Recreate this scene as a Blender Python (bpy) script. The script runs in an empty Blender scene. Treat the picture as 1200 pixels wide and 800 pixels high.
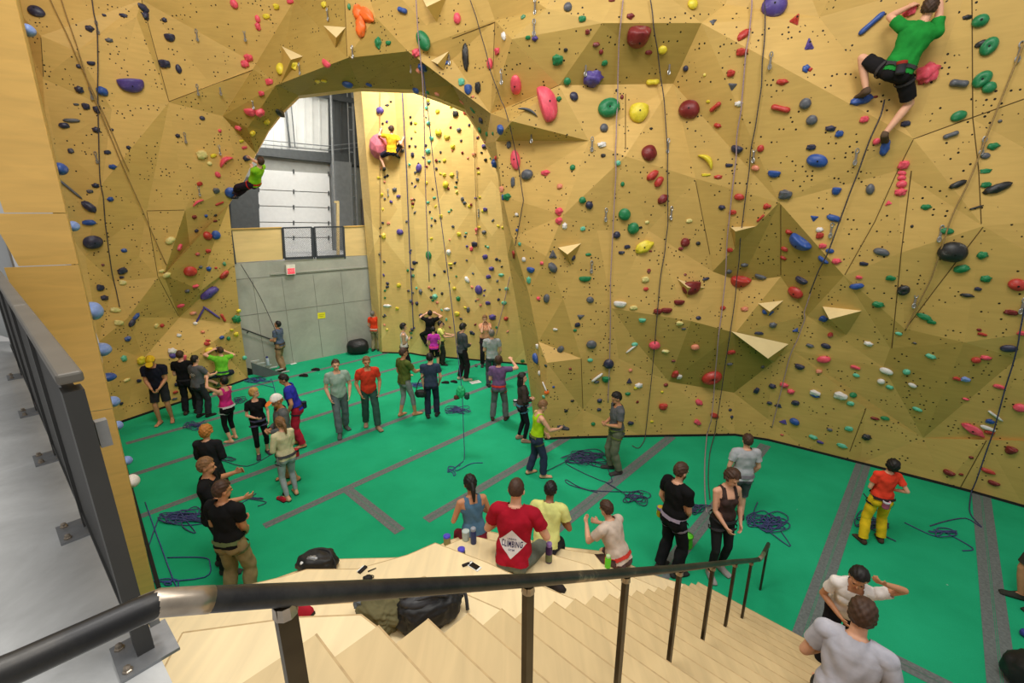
import bpy, bmesh, math, random
import numpy as np
from mathutils import Vector, Matrix, noise, Euler
from mathutils.bvhtree import BVHTree
from mathutils.geometry import delaunay_2d_cdt
random.seed(7)
SC = bpy.context.scene
COL = SC.collection
# ------------------------------------------------------------------ camera model (metres; camera stands on the landing)
F = 533.0
PITCH = math.radians(15.7)
CP, SP = math.cos(PITCH), math.sin(PITCH)
CAM = Vector((0, 0, 5.2))
MZ = 3.65            # landing level

def ray(px, py):
    X = (px - 600) / F; Y = (py - 400) / F
    return Vector((X, CP - Y * SP, -(SP + Y * CP)))

def at_z(px, py, z=0.0):
    r = ray(px, py); t = (z - CAM.z) / r.z
    return CAM + r * t

def at_d(px, py, D):
    r = ray(px, py); return CAM + r * (D / r.y)

def on_plane(px, py, P0, d, lean=0.0):
    """vertical plane through P0 along the ground direction d, leaning towards the viewer with height"""
    r = ray(px, py)
    n = Vector((d[1], -d[0], 0)).normalized()
    if n.y > 0: n = -n
    # point p on plane:  (p-P0).n = lean*p.z
    a = r.dot(n) - lean * r.z
    b = (CAM - Vector((P0[0], P0[1], 0))).dot(n) - lean * CAM.z
    t = -b / a
    return CAM + r * t

def proj(p):
    v = p - CAM
    zc = v.y * CP - v.z * SP
    yc = -v.z * CP - v.y * SP
    return 600 + F * v.x / zc, 400 + F * yc / zc, zc

# room axes: D1 runs down the stairs, N1 across them
D1 = Vector((0.68, 0.733, 0)); N1 = Vector((0.733, -0.68, 0))
def uv(u, v, z=0.0): return D1 * u + N1 * v + Vector((0, 0, z))

# ------------------------------------------------------------------ object helpers
def tag(o, label=None, cat=None, group=None, kind=None):
    if label: o['label'] = label
    if cat: o['category'] = cat
    if group: o['group'] = group
    if kind: o['kind'] = kind
    return o

def empty(name, loc=(0, 0, 0), rz=0.0, label=None, cat=None, group=None):
    o = bpy.data.objects.new(name, None)
    COL.objects.link(o); o.location = loc; o.rotation_euler = (0, 0, rz)
    o.empty_display_size = 0.1
    return tag(o, label, cat, group)

def link(name, me, mat=None, parent=None):
    o = bpy.data.objects.new(name, me); COL.objects.link(o)
    if mat is not None:
        me.materials.clear(); me.materials.append(mat)
    if parent is not None: o.parent = parent
    return o

def bm_obj(name, bm, mat, parent=None, smooth=False):
    me = bpy.data.meshes.new(name)
    bmesh.ops.recalc_face_normals(bm, faces=bm.faces)
    bm.to_mesh(me); bm.free()
    if smooth:
        me.polygons.foreach_set('use_smooth', [True] * len(me.polygons))
    return link(name, me, mat, parent)

def np_obj(name, V, Fc, mat, parent=None, smooth=True):
    me = bpy.data.meshes.new(name)
    me.from_pydata([tuple(v) for v in V], [], [tuple(f) for f in Fc])
    if smooth: me.polygons.foreach_set('use_smooth', [True] * len(me.polygons))
    me.update()
    return link(name, me, mat, parent)

def prism(bm, pts, z0, z1):
    """vertical prism over the ground polygon pts"""
    lo = [bm.verts.new((p[0], p[1], z0)) for p in pts]
    hi = [bm.verts.new((p[0], p[1], z1)) for p in pts]
    n = len(pts)
    bm.faces.new(hi); bm.faces.new(lo[::-1])
    for i in range(n):
        bm.faces.new((lo[i], lo[(i + 1) % n], hi[(i + 1) % n], hi[i]))

def slab(bm, pts, thick):
    """planar polygon given in 3D, thickened along its normal by thick (signed, towards camera positive)"""
    pts = [Vector(p) for p in pts]
    n = (pts[1] - pts[0]).cross(pts[2] - pts[0]).normalized()
    if n.dot(CAM - pts[0]) < 0: n = -n
    A = [bm.verts.new(p) for p in pts]
    B = [bm.verts.new(p + n * thick) for p in pts]
    k = len(pts)
    bm.faces.new(A); bm.faces.new(B[::-1])
    for i in range(k):
        bm.faces.new((A[i], A[(i + 1) % k], B[(i + 1) % k], B[i]))

def box(bm, c, s, rz=0.0, M=None):
    m = Matrix.Translation(c) @ Matrix.Rotation(rz, 4, 'Z') if M is None else M
    r = bmesh.ops.create_cube(bm, size=1.0, matrix=m @ Matrix.Diagonal((s[0], s[1], s[2], 1)))
    return r['verts']

def bar(bm, a, b, w, h, up=Vector((0, 0, 1))):
    """rectangular bar from a to b (w across, h along up)"""
    a = Vector(a); b = Vector(b); d = (b - a); L = d.length; d.normalize()
    x = d.cross(up)
    if x.length < 1e-4: x = d.cross(Vector((1, 0, 0)))
    x.normalize(); y = x.cross(d)
    M = Matrix((x, d, y)).transposed().to_4x4(); M.translation = (a + b) / 2
    box(bm, None, (w, L, h), M=M)

def tube(bm, pts, r, seg=8, cap=True):
    pts = [Vector(p) for p in pts]
    rings = []; n = len(pts)
    prev = None
    for i, p in enumerate(pts):
        if i == 0: d = pts[1] - p
        elif i == n - 1: d = p - pts[i - 1]
        else: d = (pts[i + 1] - p).normalized() + (p - pts[i - 1]).normalized()
        if d.length < 1e-9: d = Vector((0, 0, 1))
        d.normalize()
        if prev is None:
            x = d.cross(Vector((0, 0, 1)))
            if x.length < 1e-3: x = d.cross(Vector((1, 0, 0)))
        else:
            x = prev - d * prev.dot(d)
        x.normalize(); prev = x; y = d.cross(x)
        rr = r[i] if isinstance(r, (list, tuple)) else r
        rings.append([bm.verts.new(p + (x * math.cos(2 * math.pi * k / seg) + y * math.sin(2 * math.pi * k / seg)) * rr) for k in range(seg)])
    for A, B in zip(rings, rings[1:]):
        for k in range(seg):
            bm.faces.new((A[k], A[(k + 1) % seg], B[(k + 1) % seg], B[k]))
    if cap:
        bm.faces.new(rings[0][::-1]); bm.faces.new(rings[-1])

def lathe(bm, prof, c=(0, 0, 0), seg=16):
    """prof: list of (radius, z)"""
    c = Vector(c); rings = []
    for r, z in prof:
        if r < 1e-5: rings.append([bm.verts.new(c + Vector((0, 0, z)))])
        else: rings.append([bm.verts.new(c + Vector((r * math.cos(2 * math.pi * k / seg), r * math.sin(2 * math.pi * k / seg), z))) for k in range(seg)])
    for A, B in zip(rings, rings[1:]):
        for k in range(seg):
            j = (k + 1) % seg
            if len(A) == 1 and len(B) == 1: continue
            if len(A) == 1: bm.faces.new((A[0], B[j], B[k]))
            elif len(B) == 1: bm.faces.new((A[k], A[j], B[0]))
            else: bm.faces.new((A[k], A[j], B[j], B[k]))

def smooth_path(pts, n=6):
    pts = [Vector(p) for p in pts]; out = []
    for i in range(len(pts) - 1):
        p0 = pts[max(i - 1, 0)]; p1 = pts[i]; p2 = pts[i + 1]; p3 = pts[min(i + 2, len(pts) - 1)]
        for k in range(n):
            t = k / n
            out.append(0.5 * ((2 * p1) + (p2 - p0) * t + (2 * p0 - 5 * p1 + 4 * p2 - p3) * t * t + (3 * p1 - p0 - 3 * p2 + p3) * t ** 3))
    out.append(pts[-1]); return out

# ------------------------------------------------------------------ materials
MATS = {}
def srgb(c):
    def f(x):
        x /= 255.0
        return x / 12.92 if x <= 0.04045 else ((x + 0.055) / 1.055) ** 2.4
    return (f(c[0]), f(c[1]), f(c[2]), 1.0)

class NT:
    def __init__(s, name):
        s.m = bpy.data.materials.new(name); s.m.use_nodes = True
        s.t = s.m.node_tree; s.b = s.t.nodes['Principled BSDF']
    def n(s, typ, **kw):
        x = s.t.nodes.new(typ)
        for k, v in kw.items():
            if k.startswith('i_'):
                x.inputs[int(k[2:]) if k[2:].isdigit() else k[2:].replace('_', ' ')].default_value = v
            else: setattr(x, k, v)
        return x
    def l(s, a, b): s.t.links.new(a, b)
    def ramp(s, src, stops):
        r = s.n('ShaderNodeValToRGB')
        e = r.color_ramp.elements
        while len(e) < len(stops): e.new(0.5)
        for q, (p, c) in zip(e, stops): q.position = p; q.color = c
        s.l(src, r.inputs[0]); return r.outputs[0]
    def mix(s, fac, a, b, mode='MIX'):
        x = s.n('ShaderNodeMix', data_type='RGBA', blend_type=mode)
        if isinstance(fac, (int, float)): x.inputs[0].default_value = fac
        else: s.l(fac, x.inputs[0])
        for v, i in ((a, 6), (b, 7)):
            if isinstance(v, (tuple, list)): x.inputs[i].default_value = v
            else: s.l(v, x.inputs[i])
        return x.outputs[2]
    def math(s, op, a, b=None, c=None):
        x = s.n('ShaderNodeMath', operation=op)
        for i, v in enumerate((a, b, c)):
            if v is None: continue
            if isinstance(v, (int, float)): x.inputs[i].default_value = v
            else: s.l(v, x.inputs[i])
        return x.outputs[0]

def simple(name, rgb, rough=0.6, metal=0.0, var=0.12, scale=8.0, bump=0.0, spec=0.4):
    if name in MATS: return MATS[name]
    t = NT(name); c = srgb(rgb)
    co = t.n('ShaderNodeTexCoord')
    nz = t.n('ShaderNodeTexNoise', i_Scale=scale, i_Detail=4.0)
    t.l(co.outputs['Object'], nz.inputs['Vector'])
    lo = tuple(x * (1 - var) for x in c[:3]) + (1,); hi = tuple(min(1, x * (1 + var)) for x in c[:3]) + (1,)
    t.l(t.ramp(nz.outputs[0], [(0.3, lo), (0.7, hi)]), t.b.inputs['Base Color'])
    t.b.inputs['Roughness'].default_value = rough; t.b.inputs['Metallic'].default_value = metal
    t.b.inputs['Specular IOR Level'].default_value = spec
    if bump:
        bp = t.n('ShaderNodeBump', i_Strength=bump, i_Distance=0.01)
        t.l(nz.outputs[0], bp.inputs['Height']); t.l(bp.outputs[0], t.b.inputs['Normal'])
    MATS[name] = t.m; return t.m

def cloth(rgb, name=None):
    name = name or 'cloth_%02x%02x%02x' % tuple(rgb)
    return simple(name, rgb, rough=0.9, var=0.16, scale=9.0, bump=0.35, spec=0.15)

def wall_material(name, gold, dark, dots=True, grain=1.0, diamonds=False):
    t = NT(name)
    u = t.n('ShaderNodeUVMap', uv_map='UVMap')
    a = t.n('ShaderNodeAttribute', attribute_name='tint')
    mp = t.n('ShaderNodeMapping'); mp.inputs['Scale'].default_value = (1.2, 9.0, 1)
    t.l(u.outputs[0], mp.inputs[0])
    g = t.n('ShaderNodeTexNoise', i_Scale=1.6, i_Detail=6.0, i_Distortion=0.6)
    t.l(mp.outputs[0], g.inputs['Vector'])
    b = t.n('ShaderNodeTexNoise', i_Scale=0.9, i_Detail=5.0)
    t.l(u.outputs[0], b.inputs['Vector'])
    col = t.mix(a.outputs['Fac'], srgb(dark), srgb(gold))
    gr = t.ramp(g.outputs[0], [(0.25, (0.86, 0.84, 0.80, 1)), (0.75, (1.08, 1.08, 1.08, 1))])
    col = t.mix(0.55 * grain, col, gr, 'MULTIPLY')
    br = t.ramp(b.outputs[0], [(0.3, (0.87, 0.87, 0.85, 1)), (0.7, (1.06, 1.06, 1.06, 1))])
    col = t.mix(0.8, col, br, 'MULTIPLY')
    if diamonds:
        co = t.n('ShaderNodeTexCoord'); sp = t.n('ShaderNodeSeparateXYZ'); t.l(co.outputs['Object'], sp.inputs[0])
        xs = t.math('MULTIPLY', sp.outputs[0], 0.74); zs = t.math('MULTIPLY', sp.outputs[2], 0.56)
        cb = t.n('ShaderNodeCombineXYZ')
        t.l(t.math('FLOOR', t.math('ADD', xs, zs)), cb.inputs[0]); t.l(t.math('FLOOR', t.math('SUBTRACT', xs, zs)), cb.inputs[1])
        wn = t.n('ShaderNodeTexWhiteNoise', noise_dimensions='2D'); t.l(cb.outputs[0], wn.inputs['Vector'])
        col = t.mix(t.math('GREATER_THAN', wn.outputs['Value'], .62), col, t.mix(1.0, col, (1.12, 1.16, 1.25, 1), 'MULTIPLY'))
    if dots:
        v = t.n('ShaderNodeTexVoronoi', i_Scale=11.5, i_Randomness=0.5)
        t.l(u.outputs[0], v.inputs['Vector'])
        d = t.math('LESS_THAN', v.outputs['Distance'], 0.19)
        m = t.n('ShaderNodeTexNoise', i_Scale=2.1, i_Detail=0.0)
        t.l(u.outputs[0], m.inputs['Vector'])
        k = t.math('GREATER_THAN', m.outputs[0], 0.535)
        v2 = t.n('ShaderNodeTexVoronoi', i_Scale=2.6, i_Randomness=1.0)
        t.l(u.outputs[0], v2.inputs['Vector'])
        d2 = t.math('LESS_THAN', v2.outputs['Distance'], 0.022)
        dd = t.math('MAXIMUM', t.math('MULTIPLY', d, k), t.math('MULTIPLY', d2, 0.6))
        col = t.mix(dd, col, (0.015, 0.011, 0.006, 1))
    t.l(col, t.b.inputs['Base Color'])
    t.b.inputs['Roughness'].default_value = 0.55
    t.b.inputs['Specular IOR Level'].default_value = 0.25
    return t.m

def ply_material(name, rgb, axis=(1, 8, 1), sc=1.4, contrast=0.10, rough=0.45):
    t = NT(name)
    co = t.n('ShaderNodeTexCoord')
    mp = t.n('ShaderNodeMapping'); mp.inputs['Scale'].default_value = axis
    mp.inputs['Rotation'].default_value = (0, 0, math.radians(-47))
    t.l(co.outputs['Object'], mp.inputs[0])
    g = t.n('ShaderNodeTexNoise', i_Scale=sc, i_Detail=7.0, i_Distortion=0.8)
    t.l(mp.outputs[0], g.inputs['Vector'])
    c = srgb(rgb)
    lo = tuple(x * (1 - contrast) for x in c[:3]) + (1,); hi = tuple(min(1, x * (1 + contrast * .6)) for x in c[:3]) + (1,)
    t.l(t.ramp(g.outputs[0], [(0.3, lo), (0.7, hi)]), t.b.inputs['Base Color'])
    t.b.inputs['Roughness'].default_value = rough
    return t.m

def concrete(name, rgb, contrast=0.18, sc=1.2):
    t = NT(name)
    co = t.n('ShaderNodeTexCoord')
    g = t.n('ShaderNodeTexNoise', i_Scale=sc, i_Detail=9.0, i_Roughness=0.62, i_Distortion=0.5)
    t.l(co.outputs['Object'], g.inputs['Vector'])
    s = t.n('ShaderNodeTexNoise', i_Scale=sc * 14, i_Detail=4.0)
    t.l(co.outputs['Object'], s.inputs['Vector'])
    c = srgb(rgb)
    lo = tuple(x * (1 - contrast) for x in c[:3]) + (1,); hi = tuple(min(1, x * (1 + contrast)) for x in c[:3]) + (1,)
    col = t.ramp(g.outputs[0], [(0.32, lo), (0.68, hi)])
    col = t.mix(0.25, col, t.ramp(s.outputs[0], [(0.3, (0.8, 0.8, 0.8, 1)), (0.7, (1, 1, 1, 1))]), 'MULTIPLY')
    t.l(col, t.b.inputs['Base Color'])
    t.b.inputs['Roughness'].default_value = 0.5
    return t.m

def green_mat():
    t = NT('green_carpet')
    co = t.n('ShaderNodeTexCoord')
    g = t.n('ShaderNodeTexNoise', i_Scale=0.7, i_Detail=6.0, i_Roughness=0.6)
    t.l(co.outputs['Object'], g.inputs['Vector'])
    f = t.n('ShaderNodeTexNoise', i_Scale=90.0, i_Detail=2.0)
    t.l(co.outputs['Object'], f.inputs['Vector'])
    col = t.ramp(g.outputs[0], [(0.3, srgb((28, 156, 110))), (0.7, srgb((38, 176, 128)))])
    col = t.mix(0.35, col, t.ramp(f.outputs[0], [(0.3, (0.75, 0.75, 0.75, 1)), (0.7, (1.1, 1.1, 1.1, 1))]), 'MULTIPLY')
    v = t.n('ShaderNodeTexVoronoi', i_Scale=2.2); t.l(co.outputs['Object'], v.inputs['Vector'])
    w = t.n('ShaderNodeTexNoise', i_Scale=1.4); t.l(co.outputs['Object'], w.inputs['Vector'])
    k = t.math('MULTIPLY', t.math('LESS_THAN', v.outputs['Distance'], 0.035), t.math('GREATER_THAN', w.outputs[0], 0.55))
    col = t.mix(t.math('MULTIPLY', k, 0.35), col, (0.6, 0.7, 0.65, 1))
    t.l(col, t.b.inputs['Base Color']); t.b.inputs['Roughness'].default_value = 0.9
    t.b.inputs['Specular IOR Level'].default_value = 0.1
    bp = t.n('ShaderNodeBump', i_Strength=0.15, i_Distance=0.004); t.l(f.outputs[0], bp.inputs['Height']); t.l(bp.outputs[0], t.b.inputs['Normal'])
    return t.m

def pipe_mat():
    t = NT('blackened_steel')
    co = t.n('ShaderNodeTexCoord')
    g = t.n('ShaderNodeTexNoise', i_Scale=3.2, i_Detail=6.0, i_Roughness=0.7)
    mp = t.n('ShaderNodeMapping'); mp.inputs['Scale'].default_value = (1, 1, 1)
    t.l(co.outputs['Object'], mp.inputs[0]); t.l(mp.outputs[0], g.inputs['Vector'])
    col = t.ramp(g.outputs[0], [(0.40, srgb((52, 52, 54))), (0.62, srgb((78, 76, 74))), (0.69, srgb((150, 138, 122)))])
    t.l(col, t.b.inputs['Base Color'])
    t.b.inputs['Metallic'].default_value = 0.75; t.b.inputs['Roughness'].default_value = 0.42
    return t.m

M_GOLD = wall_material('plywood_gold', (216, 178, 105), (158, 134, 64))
M_FAR = wall_material('plywood_gold_plain', (228, 196, 126), (206, 168, 92), dots=False, diamonds=True)
M_CAP = ply_material('plywood_honey', (222, 178, 98), axis=(1, 1, 6), sc=1.6, contrast=0.10)
M_BIRCH = ply_material('birch_plywood', (234, 213, 170), axis=(7, 0.8, 1), sc=1.5, contrast=0.09)
M_TREAD = ply_material('birch_tread', (206, 182, 136), axis=(7, 0.8, 1), sc=1.5, contrast=0.11)
M_CONC = concrete('concrete_floor_grey', (188, 190, 192), 0.26, 1.6)
M_CWALL = concrete('concrete_wall_grey', (168, 168, 158), 0.16, 0.8)
M_GREEN = green_mat()
M_TAPE = simple('grey_seam_tape', (104, 112, 112), 0.85, var=0.22, scale=30)
M_DARK = simple('dark_grey_paint', (58, 58, 58), 0.5, var=0.08)
M_CAPR = simple('grey_cap_steel', (108, 104, 98), 0.45, 0.3, var=0.1, scale=4)
M_PIPE = pipe_mat()
M_POST = simple('bronze_steel_post', (74, 66, 54), 0.42, 0.7, var=0.3, scale=6)
M_BARE = simple('ground_bare_steel', (168, 156, 142), 0.35, 0.8, var=0.2, scale=25)
M_ZINC = simple('zinc_plate', (140, 142, 146), 0.4, 0.5, var=0.12, scale=20)
M_WHITE = simple('white_panel', (226, 228, 228), 0.5, var=0.03)
M_STEEL = simple('dark_steel', (84, 88, 90), 0.5, 0.3, var=0.1)
M_BLACK = simple('black_matte', (18, 18, 18), 0.7, var=0.1)
M_KICK = simple('black_kickboard', (26, 26, 24), 0.8, var=0.1)
# ================================================================== climbing walls
def bvh_of_(o):
    me = o.data
    return BVHTree.FromPolygons([v.co.copy() for v in me.vertices], [tuple(p.vertices) for p in me.polygons])
# ground lines of the two big planes (from the survey of the base of the wall)
M0, MD = (1.02, 9.88), (4.41, 0.18)
R0, RD = (6.10, 9.79), (3.27, -2.60)

def main_pt(px, py, off=0.0):
    a = on_plane(px, py, M0, MD, 0.08); b = on_plane(px, py, R0, RD, 0.21)
    p = a if a.y < b.y or b.y < 0 else b
    d = (p - CAM)
    return CAM + d * (1 - off / d.length)

# name: (px, py, spec)   spec = forward distance D, or ('X', offset towards the hall), or 'F' on the floor
WV = {
 # top edge
 't0': (-6, -130, 10.9), 't1': (166, -130, 12.0), 't2': (345, -130, 12.6), 't2b': (415, -130, 11.2), 't3': (480, -130, 10.6), 't4': (600, -130, 9.6),
 't5': (700, -130, ('X', .1)), 't6': (770, -130, ('X', .3)), 't7': (900, -130, ('X', .1)), 't8': (1040, -130, ('X', .2)), 't9': (1150, -130, ('X', 0)), 't10': (1340, -130, ('X', 0)),
 # left wall
 'l0': (8, 0, 10.75), 'l1': (62, 250, 10.75), 'l2': (116, 400, 10.7), 'l3': (134, 499, 'F'), 'l3b': (142, 495, 'F'), 'l4': (180, 482, 'F'), 'l5': (220, 469, 'F'), 'l6': (255, 457, 'F'), 'l7': (291, 444, 'F'),
 'a1': (48, 42, 10.75), 'a2': (50, 92, 10.8), 'a3': (166, 0, 11.9), 'a4': (198, 120, 12.2), 'a5': (297, 81, 12.75), 'S1': (261, 136, 12.9), 'a7': (345, 0, 12.6), 'a8': (300, 75, 12.8),
 'a9': (172, 247, 12.02), 'a10': (217, 246, 12.55), 'a11': (185, 325, 12.05), 'a12': (192, 322, 12.2), 'U1': (210, 372, 12.75),
 'a13': (131, 128, 11.47), 'a14': (120, 215, 11.25), 'a15': (133, 330, 11.4), 'a16': (150, 372, 11.35), 'a17': (163, 300, 11.82), 'a18': (100, 300, 11.0), 'a19': (160, 20, 11.75), 'a20': (90, 60, 11.08),
 'a21': (248, 100, 12.5), 'a22': (168, 420, 11.6), 'a23': (212, 420, 12.3), 'a24': (250, 400, 13.1), 'a25': (236, 340, 12.9), 'a26': (245, 300, 13.0), 'a27': (222, 285, 12.85), 'a28': (65, 170, 10.85),
 # arch opening edge (far lip)
 'o1': (282, 380, 13.75), 'o2': (275, 310, 13.55), 'o3': (268, 240, 13.35), 'o4': (285, 213, 13.5), 'o5': (300, 180, 13.6), 'o6': (315, 152, 13.5), 'o7': (332, 130, 13.4), 'o8': (350, 112, 13.1),
 'o9': (422, 103, 12.5), 'o10': (485, 105, 11.8), 'o11': (516, 116, 11.4), 'o12': (545, 128, 11.2), 'o13': (569, 168, 11.05), 'o14': (583, 202, 10.95), 'o15': (588, 250, 10.85), 'o16': (595, 300, 10.75), 'o17': (604, 350, 10.7), 'o18': (618, 430, 10.7), 'o19': (626, 496, 'F'),
 # arch face
 'Y1': (323, 100, 12.55), 'y2': (404, 0, 11.5), 'y3': (407, 68, 11.5), 'W1': (478, 60, 10.75), 'X1': (580, 24, 9.75), 'y4': (415, -60, 11.2), 'y5': (555, -50, 9.8), 'y6': (290, 150, 13.0), 'y7': (440, 20, 11.1), 'y8': (500, 30, 10.45),
 'V1': (575, 133, 10.05), 'f1': (581, 165, 10.0), 'f2': (589, 230, 9.98), 'f3': (600, 278, 9.95), 'f4': (620, 345, 9.9), 'f5': (631, 400, 9.88), 'f6': (638, 515, 'F'), 'y9': (530, 70, 10.45), 'y10': (530, 100, 10.9),
 # main wall
 'A0': (600, 46, ('X', .15)), 'A1': (706, 27, ('X', .5)), 'A2': (822, 27, ('X', .5)), 'A3': (655, 100, ('X', .02)), 'A4': (789, 98, ('X', -.15)), 'A5': (733, 183, ('X', .35)),
 'A6': (600, 142, ('X', .06)), 'A7': (690, 165, ('X', .12)), 'A8': (740, -40, ('X', .35)), 'A9': (640, 10, ('X', .25)), 'A10': (850, 5, ('X', .4)),
 'B1': (1070, 162, ('X', .35)), 'B2': (1139, -30, ('X', 0)), 'B3': (1340, 60, ('X', .05)), 'B4': (1140, 140, ('X', .15)), 'B5': (1340, 250, ('X', .1)), 'B6': (960, 20, ('X', .15)),
 'G1': (815, 209, ('X', .2)), 'D1': (913, 237, ('X', .5)), 'C1': (989, 323, ('X', .45)), 'E1': (1152, 265, ('X', .35)), 'D2': (915, 324, ('X', .08)), 'H1': (835, 318, ('X', .1)),
 'D3': (1056, 296, ('X', .42)), 'D4': (1052, 200, ('X', .3)), 'G2': (868, 330, ('X', .08)), 'J0': (660, 252, ('X', .12)), 'J2': (700, 270, ('X', .1)), 'J3': (640, 300, ('X', .05)), 'J4': (760, 270, ('X', .2)),
 'J1': (717, 361, ('X', .15)), 'I1': (810, 376, ('X', .4)), 'I2': (862, 390, ('X', .45)), 'K1': (784, 447, ('X', -.12)), 'L1': (860, 460, ('X', -.22)), 'L2': (905, 425, ('X', .05)), 'K2': (745, 400, ('X', .05)),
 'M1': (683, 480, ('X', -.12)), 'Mo': (641, 425, ('X', .08)), 'M2': (681, 420, ('X', .05)), 'M3': (660, 350, ('X', .12)), 'M4': (725, 420, ('X', 0)),
 'N1': (1082, 513, ('X', -.25)), 'O1': (1043, 408, ('X', .08)), 'P1': (1130, 401, ('X', .25)), 'N2': (1340, 372, ('X', .3)), 'N3': (1340, 520, ('X', 0)), 'N4': (1035, 430, ('X', .0)),
 'N5': (946, 370, ('X', .12)), 'N6': (928, 410, ('X', .05)), 'N7': (1060, 385, ('X', .15)), 'N8': (1192, 420, ('X', .1)), 'N9': (1015, 478, ('X', -.05)), 'L3': (900, 491, ('X', -.08)), 'N10': (1155, 515, ('X', -.08)),
 # base of the wall on the floor
 'g0': (654, 514, 'F'), 'g1': (683, 513, 'F'), 'g2': (755, 511.5, 'F'), 'g3': (861, 510, 'F'), 'g4': (900, 516, 'F'), 'g5': (945, 527, 'F'), 'g6': (1008, 543, 'F'), 'g7': (1106, 568, 'F'), 'g8': (1125, 573, 'F'), 'g9': (1140, 577, 'F'), 'g10': (1200, 594, 'F'), 'g11': (1340, 636, 'F'),
}
OUTER = ['t0', 't1', 't2', 't2b', 't3', 't4', 't5', 't6', 't7', 't8', 't9', 't10', 'B3', 'B5', 'N2', 'N3', 'g11', 'g10', 'g9', 'g8', 'g7', 'g6', 'g5', 'g4', 'g3', 'g2', 'g1', 'g0', 'f6',
         'o19', 'o18', 'o17', 'o16', 'o15', 'o14', 'o13', 'o12', 'o11', 'o10', 'o9', 'o8', 'o7', 'o6', 'o5', 'o4', 'o3', 'o2', 'o1', 'l7', 'l6', 'l5', 'l4', 'l3b', 'l3', 'l2', 'l1', 'l0']
RIDGES = '''A1 A2;A1 A3;A3 A4;A4 A2;A4 A5;A3 A7;A7 A5;A0 A3;A0 A1;A2 B1;A2 A10;A5 G1;G1 D1;A6 A7;V1 A3;V1 A6;X1 V1;X1 W1;W1 V1;X1 A0;
B1 D4;D4 C1;B1 B4;B4 B3;B4 B2;D1 C1;D1 D2;D2 C1;D1 H1;H1 G2;G2 D2;C1 D3;D3 E1;E1 P1;E1 N7;C1 N5;D2 N5;C1 O1;O1 N7;
I1 I2;I2 L2;I1 K1;K1 L1;L1 L2;J1 K2;K2 K1;J1 I1;M1 Mo;M1 M2;M1 g0;M1 g1;L1 g3;L1 L3;L3 g5;K1 g3;
N1 N6;N5 N6;N1 N8;N8 P1;N1 N3;N1 g6;N1 g7;N10 g8;N10 N1;P1 N2;N8 N2;O1 P1;
V1 f1;f1 f2;f2 f3;f3 f4;f4 f5;f5 f6;V1 o13;
t2 a7;a7 a8;a8 S1;S1 a10;a10 a12;a12 U1;U1 a23;a23 l6;a3 a4;a3 t1;a4 a5;a5 a8;a9 a10;a9 a11;a11 U1;a4 a13;
S1 Y1;Y1 y3;y3 W1;S1 o5;Y1 a8;y2 y3;y3 o9;W1 o9;W1 y10;a10 o3;a12 o3;U1 o2;U1 a24;a24 l7;a16 U1;a15 a16'''

names = list(WV); idx = {n: i for i, n in enumerate(names)}
v2 = [Vector((WV[n][0], WV[n][1])) for n in names]
P3 = []
for n in names:
    px, py, s = WV[n]
    if s == 'F': P3.append(at_z(px, py, 0.0))
    elif isinstance(s, tuple): P3.append(main_pt(px, py, s[1]))
    else: P3.append(at_d(px, py, s))
E = [(idx[OUTER[i]], idx[OUTER[(i + 1) % len(OUTER)]]) for i in range(len(OUTER))]
for pr in RIDGES.replace('\n', '').split(';'):
    a, b = pr.split(); E.append((idx[a], idx[b]))
rv, re_, rf, ov, oe, of = delaunay_2d_cdt(v2, E, [], 0, 1e-4)
def lookup(i):
    if ov[i]: return P3[ov[i][0]]
    q = rv[i]                                            # crossing of two ridges: blend its neighbours
    ds = sorted((((q - v2[k]).length, k) for k in range(len(v2))))[:3]
    D = sum(P3[k].y / max(d, 1) for d, k in ds) / sum(1 / max(d, 1) for d, k in ds)
    return at_d(q.x, q.y, D)
PV = [lookup(i) for i in range(len(rv))]
poly = [(WV[n][0], WV[n][1]) for n in OUTER]
def inside(x, y, pg):
    c = False; j = len(pg) - 1
    for i in range(len(pg)):
        xi, yi = pg[i]; xj, yj = pg[j]
        if (yi > y) != (yj > y) and x < (xj - xi) * (y - yi) / (yj - yi) + xi: c = not c
        j = i
    return c
LEFTPOLY = [(-40, -140), (345, -140), (345, 0), (300, 75), (261, 136), (217, 246), (192, 322), (210, 372), (212, 420), (255, 470), (100, 520)]
# facets tinted darker and olive: overhang shade put into the ply colour
SHADED_FACETS = [[(706, 27), (822, 27), (789, 98), (655, 100)], [(913, 237), (989, 323), (835, 318)], [(915, 324), (989, 323), (946, 370), (1000, 480), (1082, 513), (930, 410), (868, 330), (840, 318)],
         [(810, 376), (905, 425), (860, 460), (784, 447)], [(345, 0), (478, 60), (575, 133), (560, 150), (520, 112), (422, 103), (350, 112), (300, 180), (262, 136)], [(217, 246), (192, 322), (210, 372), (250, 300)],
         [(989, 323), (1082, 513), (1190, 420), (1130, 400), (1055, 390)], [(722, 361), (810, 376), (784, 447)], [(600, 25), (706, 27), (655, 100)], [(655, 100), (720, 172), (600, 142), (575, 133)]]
SHADED_TINT = [.35, .25, .3, .1, .28, .25, .4, .5, .6, .6]
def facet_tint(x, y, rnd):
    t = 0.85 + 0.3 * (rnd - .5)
    for pg, v in zip(SHADED_FACETS, SHADED_TINT):
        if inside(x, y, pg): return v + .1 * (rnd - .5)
    return t

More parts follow.
